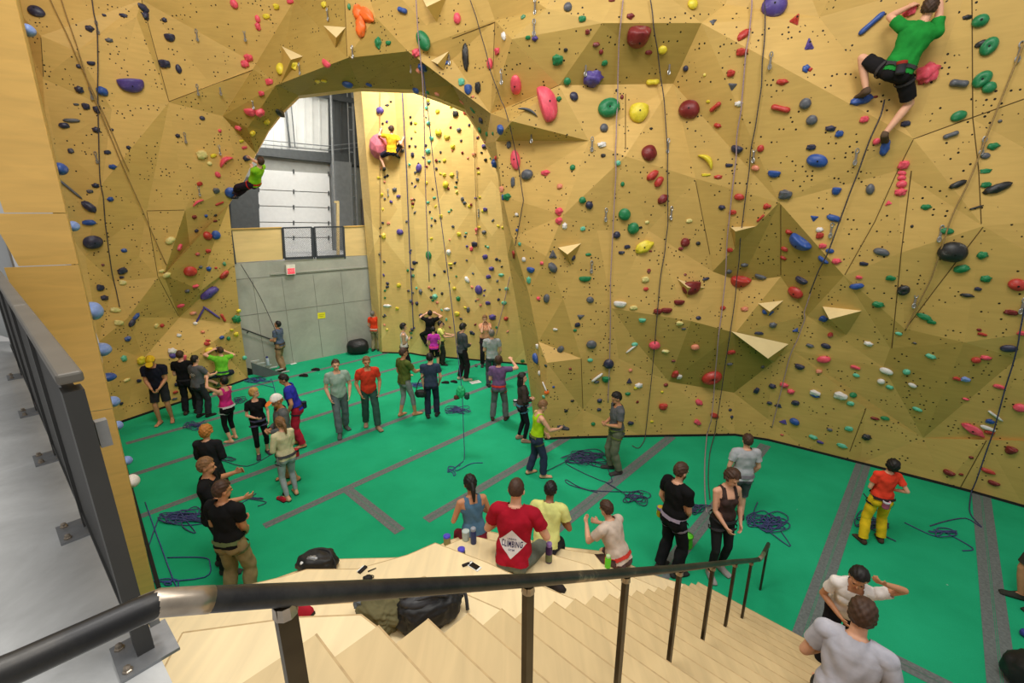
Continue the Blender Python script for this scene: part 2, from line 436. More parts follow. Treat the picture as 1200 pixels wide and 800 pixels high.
def build_facets(name, tris, mat, verts, tints):
    me = bpy.data.meshes.new(name)
    used = sorted({i for t in tris for i in t}); re = {i: k for k, i in enumerate(used)}
    me.from_pydata([tuple(verts[i]) for i in used], [], [tuple(re[i] for i in t) for t in tris])
    uvl = me.uv_layers.new(name='UVMap'); at = me.attributes.new('tint', 'FLOAT', 'FACE')
    me.update()
    for p in me.polygons:
        n = p.normal.copy()
        if n.dot(CAM - p.center) < 0: p.flip()
    me.update()
    rr = random.Random(11)
    for p in me.polygons:
        n = p.normal
        h = Vector((0, 0, 1)).cross(n)
        if h.length < 1e-3: h = Vector((1, 0, 0))
        h.normalize(); w = n.cross(h); o = (rr.random() * 20, rr.random() * 20)
        for li in p.loop_indices:
            c = me.vertices[me.loops[li].vertex_index].co
            uvl.data[li].uv = (c.dot(h) + o[0], c.dot(w) + o[1])
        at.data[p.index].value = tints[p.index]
    return link(name, me, mat)

LT, MT, lt, mt = [], [], [], []
rr = random.Random(5)
for f in rf:
    if len(f) != 3: continue
    cx = sum(rv[i].x for i in f) / 3; cy = sum(rv[i].y for i in f) / 3
    if not inside(cx, cy, poly): continue
    area = abs((rv[f[1]] - rv[f[0]]).cross(rv[f[2]] - rv[f[0]]))
    if area < 1: continue
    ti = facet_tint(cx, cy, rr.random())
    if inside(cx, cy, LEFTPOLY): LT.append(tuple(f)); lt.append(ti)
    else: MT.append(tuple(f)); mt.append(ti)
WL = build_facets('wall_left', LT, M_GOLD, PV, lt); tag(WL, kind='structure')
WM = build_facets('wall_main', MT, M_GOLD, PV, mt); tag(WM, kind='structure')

# the side wall that runs back from the plywood end panel to the left wall
P_E0, P_E1 = Vector((-5.10, 5.30, 0)), Vector((-4.93, 5.32, 9.6))
P_F0 = at_z(134, 499, 0); P_F1 = at_d(-6, -130, 10.9)
SV = [P_E0, P_F0, P_F1, P_E1]
m01 = [P_E0.lerp(P_F0, .5), P_E1.lerp(P_F1, .5)]
SVV = [P_E0, m01[0], P_F0, P_F1, m01[1], P_E1]
WS = build_facets('wall_side', [(0, 1, 4), (0, 4, 5), (1, 2, 3), (1, 3, 4)], M_GOLD, SVV, [.8, .85, .9, .75]); tag(WS, kind='structure')
# plywood end panel: four sheets, seams as gaps
def end_panel():
    d = Vector((-.89, -.45, 0)).normalized()
    for i, (z0, z1) in enumerate([(0, 2.83), (2.84, 4.63), (4.64, 5.2), (5.21, 7.65), (7.66, 9.6)]):
        bm = bmesh.new()
        def ed(z): return P_E0.lerp(P_E1, z / 9.6)
        a, b = ed(z0), ed(z1)
        slab(bm, [a, b, b + d * .62, a + d * .50], .02)
        o = bm_obj('trim_%d' % (i + 1), bm, M_CAP); tag(o, kind='structure')
end_panel()

# far climbing wall behind the arch (folded sheets, paler diamonds)
FB = [at_z(428, 414, 0) + Vector((-.15, .1, 0)), at_z(446, 411.5, 0), at_z(486, 414, 0), at_z(500, 416.5, 0), at_z(600, 426, 0), at_z(650, 433, 0)]
FB[1] = Vector((-5.02, 16.85, 0)); FB[0] = Vector((-5.48, 17.45, 0)); FB[2] = Vector((-3.9, 16.75, 0)); FB[3] = Vector((-3.45, 16.5, 0)); FB[4] = Vector((.2, 15.5, 0)); FB[5] = Vector((3.2, 14.6, 0))
def far_wall():
    V, T, ti = [], [], []; r = random.Random(3)
    nz = 9; H = 11.5
    cols = []
    for a, b, k in ((0, 1, 1), (1, 2, 2), (2, 3, 1), (3, 4, 5), (4, 5, 3)):
        for i in range(k): cols.append((FB[a].lerp(FB[b], i / k), a))
    cols.append((FB[5], 5))
    for p, a in cols:
        for j in range(nz + 1): V.append(p + Vector((0, 0, H * j / nz)))
    for i in range(len(cols) - 1):
        for j in range(nz):
            a = i * (nz + 1) + j; b = a + 1; c = a + nz + 1; d = c + 1
            odd = (i + j) % 2
            for t in (((a, c, d), (a, d, b)) if odd else ((a, c, b), (c, d, b))):
                T.append(t)
                ti.append(.95 if cols[i][1] == 0 else .7)
    return build_facets('wall_far', T, M_FAR, V, ti)
WF = far_wall(); tag(WF, kind='structure')

# black kick strip along the foot of the walls
def kick(n, pts):
    bm = bmesh.new()
    for a, b in zip(pts, pts[1:]): bar(bm, a + Vector((0, 0, .025)), b + Vector((0, 0, .025)), .05, .05)
    o = bm_obj('baseboard_%s' % n, bm, M_KICK); tag(o, kind='structure')
kick('main', [P3[idx[k]] for k in ('f6', 'g0', 'g1', 'g2', 'g3', 'g4', 'g5', 'g6', 'g7', 'g8', 'g9', 'g10', 'g11')])
kick('left', [P3[idx[k]] for k in ('l3', 'l3b', 'l4', 'l5', 'l6', 'l7')])
kick('far', FB[1:])
kick('side', [P_E0 + Vector((.04, .02, 0)), P_F0])

# bare steel framing at the back of the arch leg is not visible; the lip of the arch gets a ply return
def lip():
    bm = bmesh.new()
    ks = ['l7', 'o1', 'o2', 'o3', 'o4', 'o5', 'o6', 'o7', 'o8', 'o9', 'o10', 'o11', 'o12', 'o13', 'o14', 'o15', 'o16', 'o17', 'o18', 'o19']
    P = [P3[idx[k]] for k in ks]
    Q = []
    for p in P:
        h = (p - CAM); h.z = 0; h.normalize(); Q.append(p + h * .35)
    A = [bm.verts.new(p) for p in P]; B = [bm.verts.new(p) for p in Q]
    for i in range(len(P) - 1): bm.faces.new((A[i], A[i + 1], B[i + 1], B[i]))
    o = bm_obj('trim_6', bm, M_CAP); tag(o, kind='structure')
lip()

# dark joints between some of the big sheets
SEAMS = [[(1139, -20), (1140, 138), (1147, 200), (1150, 262)], [(1068, 200), (1056, 296), (1045, 408)], [(1070, 164), (1052, 200), (1025, 260), (990, 322)], [(1070, 163), (1130, 141), (1200, 116)], [(915, 240), (915, 322)], [(733, 185), (733, 110)], [(815, 212), (832, 298)],
         [(681, 420), (683, 478)], [(404, 0), (407, 66)], [(580, 26), (530, 45)], [(580, 26), (578, 80)], [(166, 0), (198, 119)], [(198, 119), (248, 100), (296, 82)], [(172, 248), (185, 324), (209, 370)], [(172, 247), (216, 246)], [(1152, 266), (1095, 340), (1062, 384)], [(1015, 478), (992, 539)], [(1125, 572), (1156, 516)], [(655, 100), (600, 125)], [(48, 44), (51, 90)]]
TW = [bvh_of_(o_) for o_ in (WM, WL)]
bm = bmesh.new()
for sm in SEAMS:
    P = []
    for (xa, ya), (xb, yb) in zip(sm, sm[1:]):
        for k in range(7):
            d = ray(xa + (xb - xa) * k / 6, ya + (yb - ya) * k / 6).normalized()
            h = [t_.ray_cast(CAM, d) for t_ in TW]; h = [q_ for q_ in h if q_[0] is not None]
            if h: P.append(min(h, key=lambda q_: q_[3])[0])
    if len(P) > 1: tube(bm, P, .008, 4)
o = bm_obj('trim_7', bm, simple('sheet_joint', (92, 72, 34), .8)); tag(o, kind='structure')
# ================================================================== floor
bm = bmesh.new()
fp = [(-13, 6), (-13, 20), (-4, 22), (10, 18), (18, 9), (18, -3), (2, -3), (-6, 1)]
bm.faces.new([bm.verts.new((x, y, 0)) for x, y in fp])
FL = bm_obj('floor', bm, M_GREEN); tag(FL, kind='structure')
def strip(i, a, b, w):
    a = Vector(a); b = Vector(b); d = (b - a).normalized(); s = d.cross(Vector((0, 0, 1))) * (w / 2)
    bm = bmesh.new()
    z = Vector((0, 0, .004))
    for k in range(2):
        o = s * (.55 if k == 0 else -.55)
        bm.faces.new([bm.verts.new(p + z) for p in (a + o - s * .46, b + o - s * .46, b + o + s * .46, a + o + s * .46)])
    z2 = Vector((0, 0, .003)); q = s * .05
    bm.faces.new([bm.verts.new(p + z2) for p in (a - q, b - q, b + q, a + q)])
    o = bm_obj('trim_%d' % i, bm, M_TAPE); tag(o, kind='structure')
# seams along the room, 1.82 m apart: (v, u0, u1, width)
for i, (v, u0, u1, w) in enumerate([(1.43, 1.0, 11.9, .26), (-.38, 5.66, 11.55, .25), (-2.17, 5.2, 11.05, .23), (-3.96, 4.5, 9.95, .22), (-5.78, 4.0, 8.6, .2), (-7.7, 2.0, 13.0, .17), (-9.6, .6, 15, .16), (-11.4, .6, 15.5, .16), (-13.2, .9, 15.2, .16), (-15.0, 3.0, 10.0, .16)]):
    strip(10 + i, uv(u0, v), uv(u1, v), w)
strip(30, uv(3.52, -7.62), uv(3.52, -5.86), .2)
strip(31, uv(6.27, -.24), uv(6.27, 1.29), .2)
strip(32, uv(6.27, 1.57), uv(6.27, 4.5), .2)

# ================================================================== landing, concrete wall, rear upper floor
bm = bmesh.new()
prism(bm, [(-6.3, 5.52), (-1.42, 1.40), (-1.17, 1.19), (-.98, 1.03), tuple(uv(.26, -1.2))[:2], tuple(uv(.26, 1.4))[:2], (.5, -2), (-8, -2), (-8, 5.52)], MZ - .25, MZ)
o = bm_obj('floor_landing', bm, M_CONC); tag(o, kind='structure')
bm = bmesh.new()
slab(bm, [(-5.75, 5.3, MZ), (-12, 8.6, MZ), (-12, 8.6, 8), (-5.75, 5.3, 8)], .02)
o = bm_obj('wall_entry', bm, simple('pale_grey_wall', (196, 200, 204), .6, var=.05, scale=2)); tag(o, kind='structure')

C0, CD = (-8.9, 14.7), (.745, .667)
def cpt(s, z=0.0, off=0.0): return Vector((C0[0] + CD[0] * s + CD[1] * off, C0[1] + CD[1] * s - CD[0] * off, z))
bm = bmesh.new()
A, B = cpt(-2.5), cpt(4.75)
prism(bm, [cpt(-2.5), cpt(4.75), cpt(4.75, 0, -.3), cpt(-2.5, 0, -.3)], 0, MZ)
o = bm_obj('wall_rear', bm, M_CWALL); tag(o, kind='structure')
# form joints in the concrete
bm = bmesh.new()
for s in (-.6, .45, 1.35, 2.4, 3.4): bar(bm, cpt(s, .02, .002), cpt(s, MZ - .55, .002), .018, .006, up=Vector((CD[1], -CD[0], 0)))
for z in (1.95, MZ - .5): bar(bm, cpt(-2.4, z, .002), cpt(4.7, z, .002), .022, .008, up=Vector((CD[1], -CD[0], 0)))
o = bm_obj('trim_40', bm, simple('concrete_joint', (132, 132, 124), .8)); tag(o, kind='structure')
bm = bmesh.new(); bar(bm, cpt(1.0, MZ - .42, .02), cpt(4.7, MZ - .42, .02), .04, .05)
o = bm_obj('trim_41', bm, M_CWALL); tag(o, kind='structure')
# upper floor behind
bm = bmesh.new(); prism(bm, [cpt(-4, 0, -.3), cpt(4.9, 0, -.3), cpt(6.5, 0, -4.5), cpt(-4, 0, -4.5)], MZ - .2, MZ - .005)
o = bm_obj('floor_upper', bm, M_CONC); tag(o, kind='structure')

# rear building wall
Q0, QD = (-9.3, 19.4), (.745, .667)
def q(px, py, off=0.0):
    p = on_plane(px, py, Q0, QD); return p + Vector((QD[1], -QD[0], 0)) * off
def qslab(name, pts, mat, off, thick, kind=None, parent=None):
    bm = bmesh.new(); P = [q(x, y, off) for x, y in pts]
    slab(bm, P, thick); o = bm_obj(name, bm, mat, parent)
    if kind: tag(o, kind=kind)
    return o
M_SIDE = simple('white_siding', (212, 214, 212), .55, var=.05, scale=3)
M_GREYB = simple('grey_block', (150, 152, 148), .8, var=.08, scale=4)
M_DGREY = simple('charcoal_siding', (86, 90, 92), .6, var=.08, scale=4)
qslab('wall_siding', [(250, 40), (388, 40), (388, 190), (250, 180)], M_SIDE, 0, .05, 'structure')
qslab('wall_dark_siding', [(384, 30), (445, 30), (445, 200), (384, 196)], M_DGREY, .02, .06, 'structure')
bm = bmesh.new()
for x in range(256, 384, 9): bar(bm, q(x, 60, .07), q(x + 1.5, 174, .07), .05, .05)
o = bm_obj('trim_42', bm, M_SIDE); tag(o, kind='structure')
bm = bmesh.new()
for x in range(390, 440, 8): bar(bm, q(x, 60, .09), q(x + 1, 182, .09), .05, .04)
o = bm_obj('trim_43', bm, M_DGREY); tag(o, kind='structure')
qslab('beam_steel', [(296, 173), (430, 183), (430, 196), (296, 182)], M_STEEL, .1, .2, 'structure')
qslab('wall_block', [(255, 180), (390, 189), (390, 300), (255, 300)], M_GREYB, .0, .08, 'structure')
qslab('column_concrete', [(385, 189), (408, 191), (412, 300), (389, 300)], simple('grey_column', (128, 132, 134), .8, var=.1, scale=5), .12, .25, 'structure')
qslab('column_steel', [(266, 212), (298, 206), (303, 305), (270, 305)], M_STEEL, .15, .3, 'structure')
qslab('wall_block_right', [(406, 196), (445, 198), (445, 300), (408, 300)], M_GREYB, .05, .08, 'structure')
dr = qslab('door_1', [(421, 233), (445, 236), (445, 298), (424, 298)], simple('brown_grey_door', (112, 104, 104), .5), .15, .06, 'structure')
# roll-up door in five panels with hinges
dd = empty('door_2'); tag(dd, kind='structure')
ys0 = [198, 222, 241, 260, 278, 297]; ys1 = [203.5, 226, 243.5, 261, 278, 296]
for i in range(5):
    bm = bmesh.new(); slab(bm, [q(299 + i * .7, ys0[i] + .5, .1), q(384 + i * .8, ys1[i] + .5, .1), q(385 + i * .8, ys1[i + 1] - .4, .1), q(300 + i * .7, ys0[i + 1] - .4, .1)], .05)
    bm_obj('door_panel', bm, M_WHITE, dd)
    for fx in (.02, .5, .98):
        bm = bmesh.new(); x = 300 + 85 * fx; y = ys0[i] * (1 - fx) + ys1[i] * fx
        bar(bm, q(x, y - 2, .17), q(x, y + 3, .17), .09, .04); bm_obj('hinge', bm, M_STEEL, dd)
# pipes and ladder rack beside the door
bm = bmesh.new(); tube(bm, [q(379, 60, .62), q(384, 200, .62), q(389, 300, .62)], .055); o = bm_obj('drain_pipe', bm, simple('grey_pipe', (140, 144, 146), .4, .4)); tag(o, 'grey vertical pipe beside the white rolling door', 'pipe')
lr = empty('cable_ladder', label='grey vertical cable ladder on the dark siding above the plywood parapet', cat='ladder')
bm = bmesh.new(); tube(bm, [q(401, 60, .35), q(406, 190, .35), q(411, 292, .35)], .03); bm_obj('rail', bm, MATS['grey_pipe'], lr)
bm = bmesh.new(); tube(bm, [q(407, 60, .35), q(412, 190, .35), q(416, 292, .35)], .05); bm_obj('rail', bm, MATS['grey_pipe'], lr)
for k in range(9):
    y = 75 + k * 26; bm = bmesh.new(); x = 401.5 + k * 1.0; tube(bm, [q(x, y, .35), q(x + 6, y + .5, .35)], .025); bm_obj('rung', bm, MATS['grey_pipe'], lr)
for i, (ya, yb, lab) in enumerate(((165, 171, 'upper of two thin grey conduits crossing the white siding'), (170, 176, 'lower of two thin grey conduits crossing the white siding'))):
    bm = bmesh.new(); tube(bm, [q(305, ya, .3), q(380, yb + 1, .3), q(428, yb - 4, .3)], .02); o = bm_obj('conduit', bm, MATS['grey_pipe']); tag(o, lab, 'conduit')
bm = bmesh.new(); tube(bm, [q(330, 110, .3), q(337, 174, .3)], .04); o = bm_obj('roof_strut', bm, M_STEEL); tag(o, 'dark steel strut against the white siding, the wider of two', 'strut')
bm = bmesh.new(); tube(bm, [q(337, 110, .3), q(343, 174, .3)], .022); o = bm_obj('roof_strut', bm, M_STEEL); tag(o, 'thin dark steel strut against the white siding', 'strut')
bm = bmesh.new(); bar(bm, q(360, 111, .4), q(430, 124, .4), .1, .2); o = bm_obj('beam_roof', bm, M_STEEL); tag(o, kind='structure')
# plywood parapets and the mesh gate on the edge of the upper floor
def c(px, py, off=0.0):
    p = on_plane(px, py, C0, CD); return p + Vector((CD[1], -CD[0], 0)) * off
def cslab(name, pts, mat, off, thick, parent=None):
    bm = bmesh.new(); slab(bm, [c(x, y, off) for x, y in pts], thick); return bm_obj(name, bm, mat, parent)
M_PAR = ply_material('parapet_ply', (226, 196, 134), axis=(1, 1, 5), sc=1.0)
pr = empty('parapet_panel', c(300, 290), label='long pale plywood parapet panel between the climbing wall and the mesh gate', cat='parapet')
pr.location = (0, 0, 0)
cslab('panel', [(271, 269), (330, 267), (332, 304), (273, 308)], M_PAR, -.06, .04, pr); cslab('top_edge', [(271, 267.6), (330, 265.8), (330, 267), (271, 269)], M_CAP, -.1, .12, pr)
pr = empty('parapet_panel', label='short pale plywood parapet panel on the mezzanine beside the far wall', cat='parapet')
cslab('panel', [(403, 266), (431, 265), (433, 299), (405, 300)], M_PAR, -.06, .04, pr); cslab('top_edge', [(403, 264.8), (431, 263.8), (431, 265), (403, 266)], M_CAP, -.1, .12, pr)
gt = empty('mesh_gate', label='double gate of dark frames and wire mesh on the concrete ledge', cat='gate')
M_GATE = simple('gate_grey', (66, 70, 76), .5, .3)
def leaf(x0, x1, y0, y1, b0, b1):
    lf = empty('gate_leaf'); lf.parent = gt
    TL, TR, BR, BL = c(x0, y0, .02), c(x1, y1, .02), c(x1 + 1.5, b1, .02), c(x0 + 2.5, b0, .02)
    bm = bmesh.new(); up = Vector((CD[1], -CD[0], 0))
    for a, b, w in ((TL, TR, .05), (TR, BR, .06), (BL, TL, .06), (BL, BR, .09)): bar(bm, a, b, w, .05, up=up)
    bm_obj('frame', bm, M_GATE, lf)
    bm = bmesh.new(); n = 16
    for k in range(-n, n):
        for sg in (1, -1):
            seg = []
            for t in (0, 1):
                u = (k + (t * n if sg > 0 else -t * n + n)) / n
                seg.append((u, t))
            (u0, t0), (u1, t1) = seg
            # clip to 0..1
            def cl(u0, t0, u1, t1):
                pts = []
                for lim in (0, 1):
                    if (u0 - lim) * (u1 - lim) < 0:
                        f = (lim - u0) / (u1 - u0); pts.append((lim, t0 + f * (t1 - t0)))
                for u, t in ((u0, t0), (u1, t1)):
                    if 0 <= u <= 1: pts.append((u, t))
                return pts[:2] if len(pts) >= 2 else None
            sgm = cl(u0, t0, u1, t1)
            if not sgm: continue
            P = [TL.lerp(TR, u).lerp(BL.lerp(BR, u), t) for u, t in sgm]
            if (P[0] - P[1]).length > .02: bar(bm, P[0], P[1], .006, .006, up=up)
    bm_obj('wire_mesh', bm, M_GATE, lf)
leaf(331, 365, 267, 266.2, 303, 301.5); leaf(368, 402, 266.2, 265.6, 301.3, 299.5)
for x in (330.6, 366.5, 402.2):
    bm = bmesh.new(); bar(bm, c(x, 266.5, -.0), c(x + 2.2, 303, -.0), .03, .05); bm_obj('gate_post', bm, M_GATE, gt)
pf = c(404, 266, -.9); bm = bmesh.new(); bar(bm, c(407, 235, -.9), Vector((pf.x, pf.y, MZ - .004)), .09, .09); bar(bm, c(403, 236, -.9), c(408, 236, -.9), .08, .08)
o = bm_obj('timber_post', bm, simple('raw_timber', (206, 184, 134), .7)); tag(o, 'raw timber upright with short crosspiece behind the plywood parapet', 'post')
# exit sign
sg = empty('exit_sign', label='small white exit sign with red lit panel on the concrete wall', cat='exit sign')
cslab('housing', [(334, 310), (344.5, 309.5), (345.3, 321), (335, 321.8)], simple('sign_white', (232, 228, 216), .5), .01, .1, sg)
mr = NT('sign_red'); mr.b.inputs['Base Color'].default_value = srgb((236, 70, 92)); mr.b.inputs['Emission Color'].default_value = srgb((240, 70, 92)); mr.b.inputs['Emission Strength'].default_value = .5
cslab('red_panel', [(335.6, 314.3), (344, 313.8), (344.4, 320), (336, 320.6)], mr.m, .112, .01, sg)
def text_obj(name, body, size, mat, M, parent=None, ext=0.002):
    cu = bpy.data.curves.new(name, 'FONT'); cu.body = body; cu.size = size; cu.align_x = 'CENTER'; cu.align_y = 'CENTER'; cu.extrude = ext
    ob = bpy.data.objects.new(name, cu); COL.objects.link(ob)
    dg = bpy.context.evaluated_depsgraph_get(); me = bpy.data.meshes.new_from_object(ob.evaluated_get(dg)); bpy.data.objects.remove(ob)
    me.transform(M); return link(name, me, mat, parent)
X = Vector((CD[0], CD[1], 0)); Nn = Vector((CD[1], -CD[0], 0)); Z = Vector((0, 0, 1))
Mx = Matrix((X, Z, Nn)).transposed().to_4x4(); Mx.translation = c(340, 317.2, .125)
text_obj('lettering', 'EXIT', .13, simple('sign_pale', (255, 190, 190), .5), Mx, sg)
nt = empty('paper_notice', label='yellow paper notice taped to the middle of the concrete wall', cat='notice')
cslab('sheet', [(372, 366.5), (381, 365.5), (381.3, 372.5), (372.4, 373.4)], simple('notice_yellow', (232, 222, 40), .8), .005, .006, nt)
cslab('print_line', [(373.6, 368.4), (379.6, 367.7), (379.7, 368.5), (373.7, 369.2)], simple('notice_print', (190, 176, 40), .8), .012, .002, nt)
cslab('print_line', [(373.8, 370.3), (379, 369.7), (379.1, 370.5), (373.9, 371.1)], MATS['notice_print'], .012, .002, nt)
# metal stair beside the concrete wall
st = empty('metal_stair', label='grey metal stair with black open underside beside the concrete wall', cat='stair')
def s_(px, py, off=.9): return c(px, py, off)
cslab('stringer', [(286, 417), (334, 434), (320, 438), (288, 430)], simple('stringer_grey', (88, 92, 94), .5), .9, .05, st)
cslab('underside_shade', [(287, 428), (318, 437), (296, 446), (289, 448)], M_BLACK, .3, .05, st)  # black sheet standing in for the shade under the open stair
for k in range(7):
    bm = bmesh.new(); a = c(287 + 7 * k, 417 + 2.45 * k, .9); bar(bm, a + Vector((CD[0] * -.05, 0, .02)), a + Vector((CD[0] * .22, CD[1] * .22, .02)), .06, .03)
    bm_obj('tread_edge', bm, simple('tread_pale', (176, 180, 178), .6), st)
hr = empty('wall_handrail', label='thin dark handrail sloping along the concrete wall above the metal stair', cat='handrail')
bm = bmesh.new(); tube(bm, [c(283, 384.5, .08), c(290, 387, .08), c(333, 403, .08)], .022); bm_obj('rail', bm, M_DARK, hr)
for x, y in ((290, 387.5), (326, 401)):
    bm = bmesh.new(); tube(bm, [c(x, y, .08), c(x - .5, y + 2, .05), c(x - .5, y + 2, .0)], .015, 6); bm_obj('bracket', bm, M_DARK, hr)
# dark steel ladder-like bracket at the end of the long parapet
bm = bmesh.new(); bar(bm, c(270, 270, .1), c(275, 309, .1), .05, .05)
o = bm_obj('gate_post', bm, M_GATE); tag(o, 'dark steel post at the end of the long plywood parapet', 'post')
# ================================================================== stairs and bleachers
M_EDGE = simple('ply_end_grain', (188, 160, 116), .6, var=.15, scale=20)
RISE, RUN, UB = MZ / 20, .2835, 5.65
VL, VR = -1.66, 1.3
stair = empty('staircase', label='wide pale plywood staircase going down to the green floor', cat='staircase')
for k in range(1, 20):
    u1 = UB - (k - 1) * RUN; u0 = u1 - RUN
    bm = bmesh.new()
    z = k * RISE
    prism(bm, [uv(u1, VL), uv(u1, VR), uv(u0 - .03, VR), uv(u0 - .03, VL)], z - RISE if k > 1 else 0, z - .02)
    bm_obj('riser', bm, M_TREAD, stair)
    bm = bmesh.new(); prism(bm, [uv(u1 + .012, VL), uv(u1 + .012, VR), uv(u0, VR), uv(u0, VL)], z - .02, z)
    bm_obj('tread', bm, M_TREAD, stair)
    bm = bmesh.new(); prism(bm, [uv(u1 + .013, VL - .001), uv(u1 + .013, VR), uv(u1 + .004, VR), uv(u1 + .004, VL - .001)], z - .021, z + .0008)
    bm_obj('nosing', bm, M_EDGE, stair)
# tiers: front polylines (x, y) surveyed on each level, from the stair side to the outer end
def tz(px, py, k): p = at_z(px, py, k * RISE); return (p.x, p.y)
bl = empty('bleacher', label='pale plywood bleacher of angled wedge tiers beside the staircase', cat='bleacher')
LP = Vector((-1.42, 1.40)); LD = Vector((-.763, .646)).normalized()
def edge_at(s): p = LP + LD * s; return (p.x, p.y)
T = {}
T[18] = [(.43 - 0 - .87 + .0, 0)]
def suv(k):
    u = UB - (k - 1) * RUN; p = uv(u, VL); return (p.x, p.y)
T[18] = [suv(18), tz(423, 720, 18), tz(348, 723, 18), tz(214, 741, 18), edge_at(.12)]
T[15] = [suv(15), tz(546, 696, 15), (-.62, 2.64), (-1.0, 2.42), (-1.55, 2.38), (-2.35, 2.42), edge_at(1.36)]
T[12] = [suv(12), tz(592, 669, 12), tz(571, 659, 12), tz(510, 636, 12), tz(478, 650, 12), tz(418, 666.5, 12), tz(359, 667, 12), tz(330, 676, 12), edge_at(2.2)]
T[9] = [suv(9), tz(690, 662, 9), tz(634, 646, 9), tz(559, 629, 9), tz(539, 632, 9), tz(521, 640, 9), tz(474, 653, 9), tz(390, 655, 9), tz(350, 668, 9), tz(294, 688, 9), edge_at(3.3)]
T[6] = [suv(6), tz(705, 660, 6), tz(696, 649, 6), tz(658, 643, 6), (-.42, 5.22), (-.85, 5.0), (-1.2, 4.66), (-2.2, 4.45), (-2.9, 4.2), edge_at(3.9)]
T[3] = [suv(3), tz(757, 671, 3), (1.35, 5.45), (.7, 5.55), (-.4, 5.9), (-.9, 5.7), (-1.3, 5.2), (-2.4, 4.95), edge_at(4.5)]
for k in (3, 6, 9, 12, 15, 18):
    z = k * RISE
    back = [edge_at(-.3), (-.98, 1.03), tuple(uv(.1, VL + .0))[:2]]
    pg = T[k] + back
    bm = bmesh.new(); prism(bm, pg, z - .6 if k > 3 else 0, z - .02)
    bm_obj('riser', bm, M_BIRCH, bl)
    bm = bmesh.new(); prism(bm, pg, z - .02, z); tp = bm_obj('tier_top', bm, M_BIRCH, bl)
    bm = bmesh.new()
    for a, b in zip(T[k], T[k][1:]): bar(bm, (a[0], a[1], z - .0088), (b[0], b[1], z - .0088), .008, .019)
    bm_obj('edge_band', bm, M_EDGE, tp)

# ================================================================== stair handrail (blackened pipe on bronze posts)
def on_rail(px, py, D): return at_d(px, py, D)
hr = empty('stair_handrail', label='long dark steel pipe handrail on square posts running down the stairs', cat='handrail')
VQ = -.92
def rz_(u): return .634 * (5.75 - u) + .905 - (.02 * (u - 1))
R_el = at_d(187, 705, .655)
pts = [uv(.62, VQ), uv(5.30, VQ - .03)]
topA = Vector((-.5, .8, 4.36)); 
rail_pts = [at_d(-160, 855, .44), at_d(-60, 815, .47), at_d(20, 781, .53), at_d(150, 722, .63), at_d(187, 706, .665), at_d(230, 703, .70), at_d(331, 697, .80), at_d(619, 680, 1.40), at_d(734, 671, 1.99), at_d(797, 665.5, 2.58), at_d(836, 661, 3.17), at_d(862, 658, 3.74), at_d(881, 656.5, 4.35), at_d(890, 655, 4.62), at_d(893, 652, 4.72), at_d(899, 640, 5.2), at_d(900.5, 637, 5.33)]
bm = bmesh.new(); tube(bm, rail_pts, .0245, 16); bm_obj('rail', bm, M_PIPE, hr, smooth=True)
bm = bmesh.new(); tube(bm, [at_d(166, 715, .6485), at_d(187, 706, .665), at_d(230, 703, .70), at_d(247, 702, .715)], .0252, 16); bm_obj('ground_weld', bm, M_BARE, hr, smooth=True)['label'] = 'bare ground steel weld'
bm = bmesh.new(); tube(bm, [at_d(889, 655.5, 4.58), at_d(893, 652, 4.72), at_d(895, 648, 4.86)], .0255, 12); bm_obj('ground_weld', bm, M_BARE, hr, smooth=True)
def step_z(p):
    u = .68 * p.x + .733 * p.y
    k = math.floor((UB - u) / RUN) + 1
    return max(0, min(20, k)) * RISE if u < UB else 0.0
for px, py, D in ((331, 697, .80), (619, 680, 1.40), (734, 671, 1.99), (797, 665.5, 2.58), (836, 661, 3.17), (862, 658, 3.74), (881, 656.5, 4.35), (900.5, 637, 5.33)):
    p = at_d(px, py, D); zb = step_z(p)
    bm = bmesh.new(); w = .042
    box(bm, (p.x, p.y, (p.z - .02 + zb) / 2), (w, w * .62, p.z - .02 - zb), rz=math.atan2(.733, .68))
    po = bm_obj('post', bm, M_POST, hr)
    bm = bmesh.new(); lathe(bm, [(.026, p.z - .05), (.0245, p.z - .035), (.024, p.z - .02)], (p.x, p.y, 0), 10); bm_obj('weld_collar', bm, M_BARE, po)

# ================================================================== landing guard rail
gr = empty('landing_guardrail', label='dark grey guardrail with flat cap along the concrete landing', cat='guardrail')
G0 = Vector((-1.345, 1.30, MZ)); GD = Vector((-.763, .646, 0)).normalized(); GN = Vector((.646, .763, 0)).normalized()
def g(s, z=0, o=0): return G0 + GD * s + GN * o + Vector((0, 0, z))
for s0, s1 in ((-.03, 1.585), (1.595, 3.4), (3.41, 5.8)):
    bm = bmesh.new(); bar(bm, g(s0, 1.075), g(s1, 1.075), .062, .034); b = bm_obj('cap_rail', bm, M_CAPR, gr)
    m = b.modifiers.new('b', 'BEVEL'); m.width = .008; m.segments = 2
for s in (.02, 1.1, 2.2, 3.3, 4.6):
    bm = bmesh.new(); box(bm, g(s, .515), (.075 if s < .1 else .05, .05, 1.03), rz=math.atan2(GD.y, GD.x)); po = bm_obj('post', bm, M_DARK, gr)
    bm = bmesh.new(); box(bm, g(s - .01, .006, -.035 if s > .1 else 0), (.19, .17, .012), rz=math.atan2(GD.y, GD.x)); pl = bm_obj('base_plate', bm, M_ZINC, po)
    for a, b_ in ((-.065, -.09), (.065, -.09)):
        bm = bmesh.new(); lathe(bm, [(.016, .012), (.016, .018), (.011, .02), (.011, .032), (0, .034)], g(s - .01 + a, 0, b_ + (.03 if s < .1 else 0)), 6); bm_obj('bolt', bm, M_BARE, po)
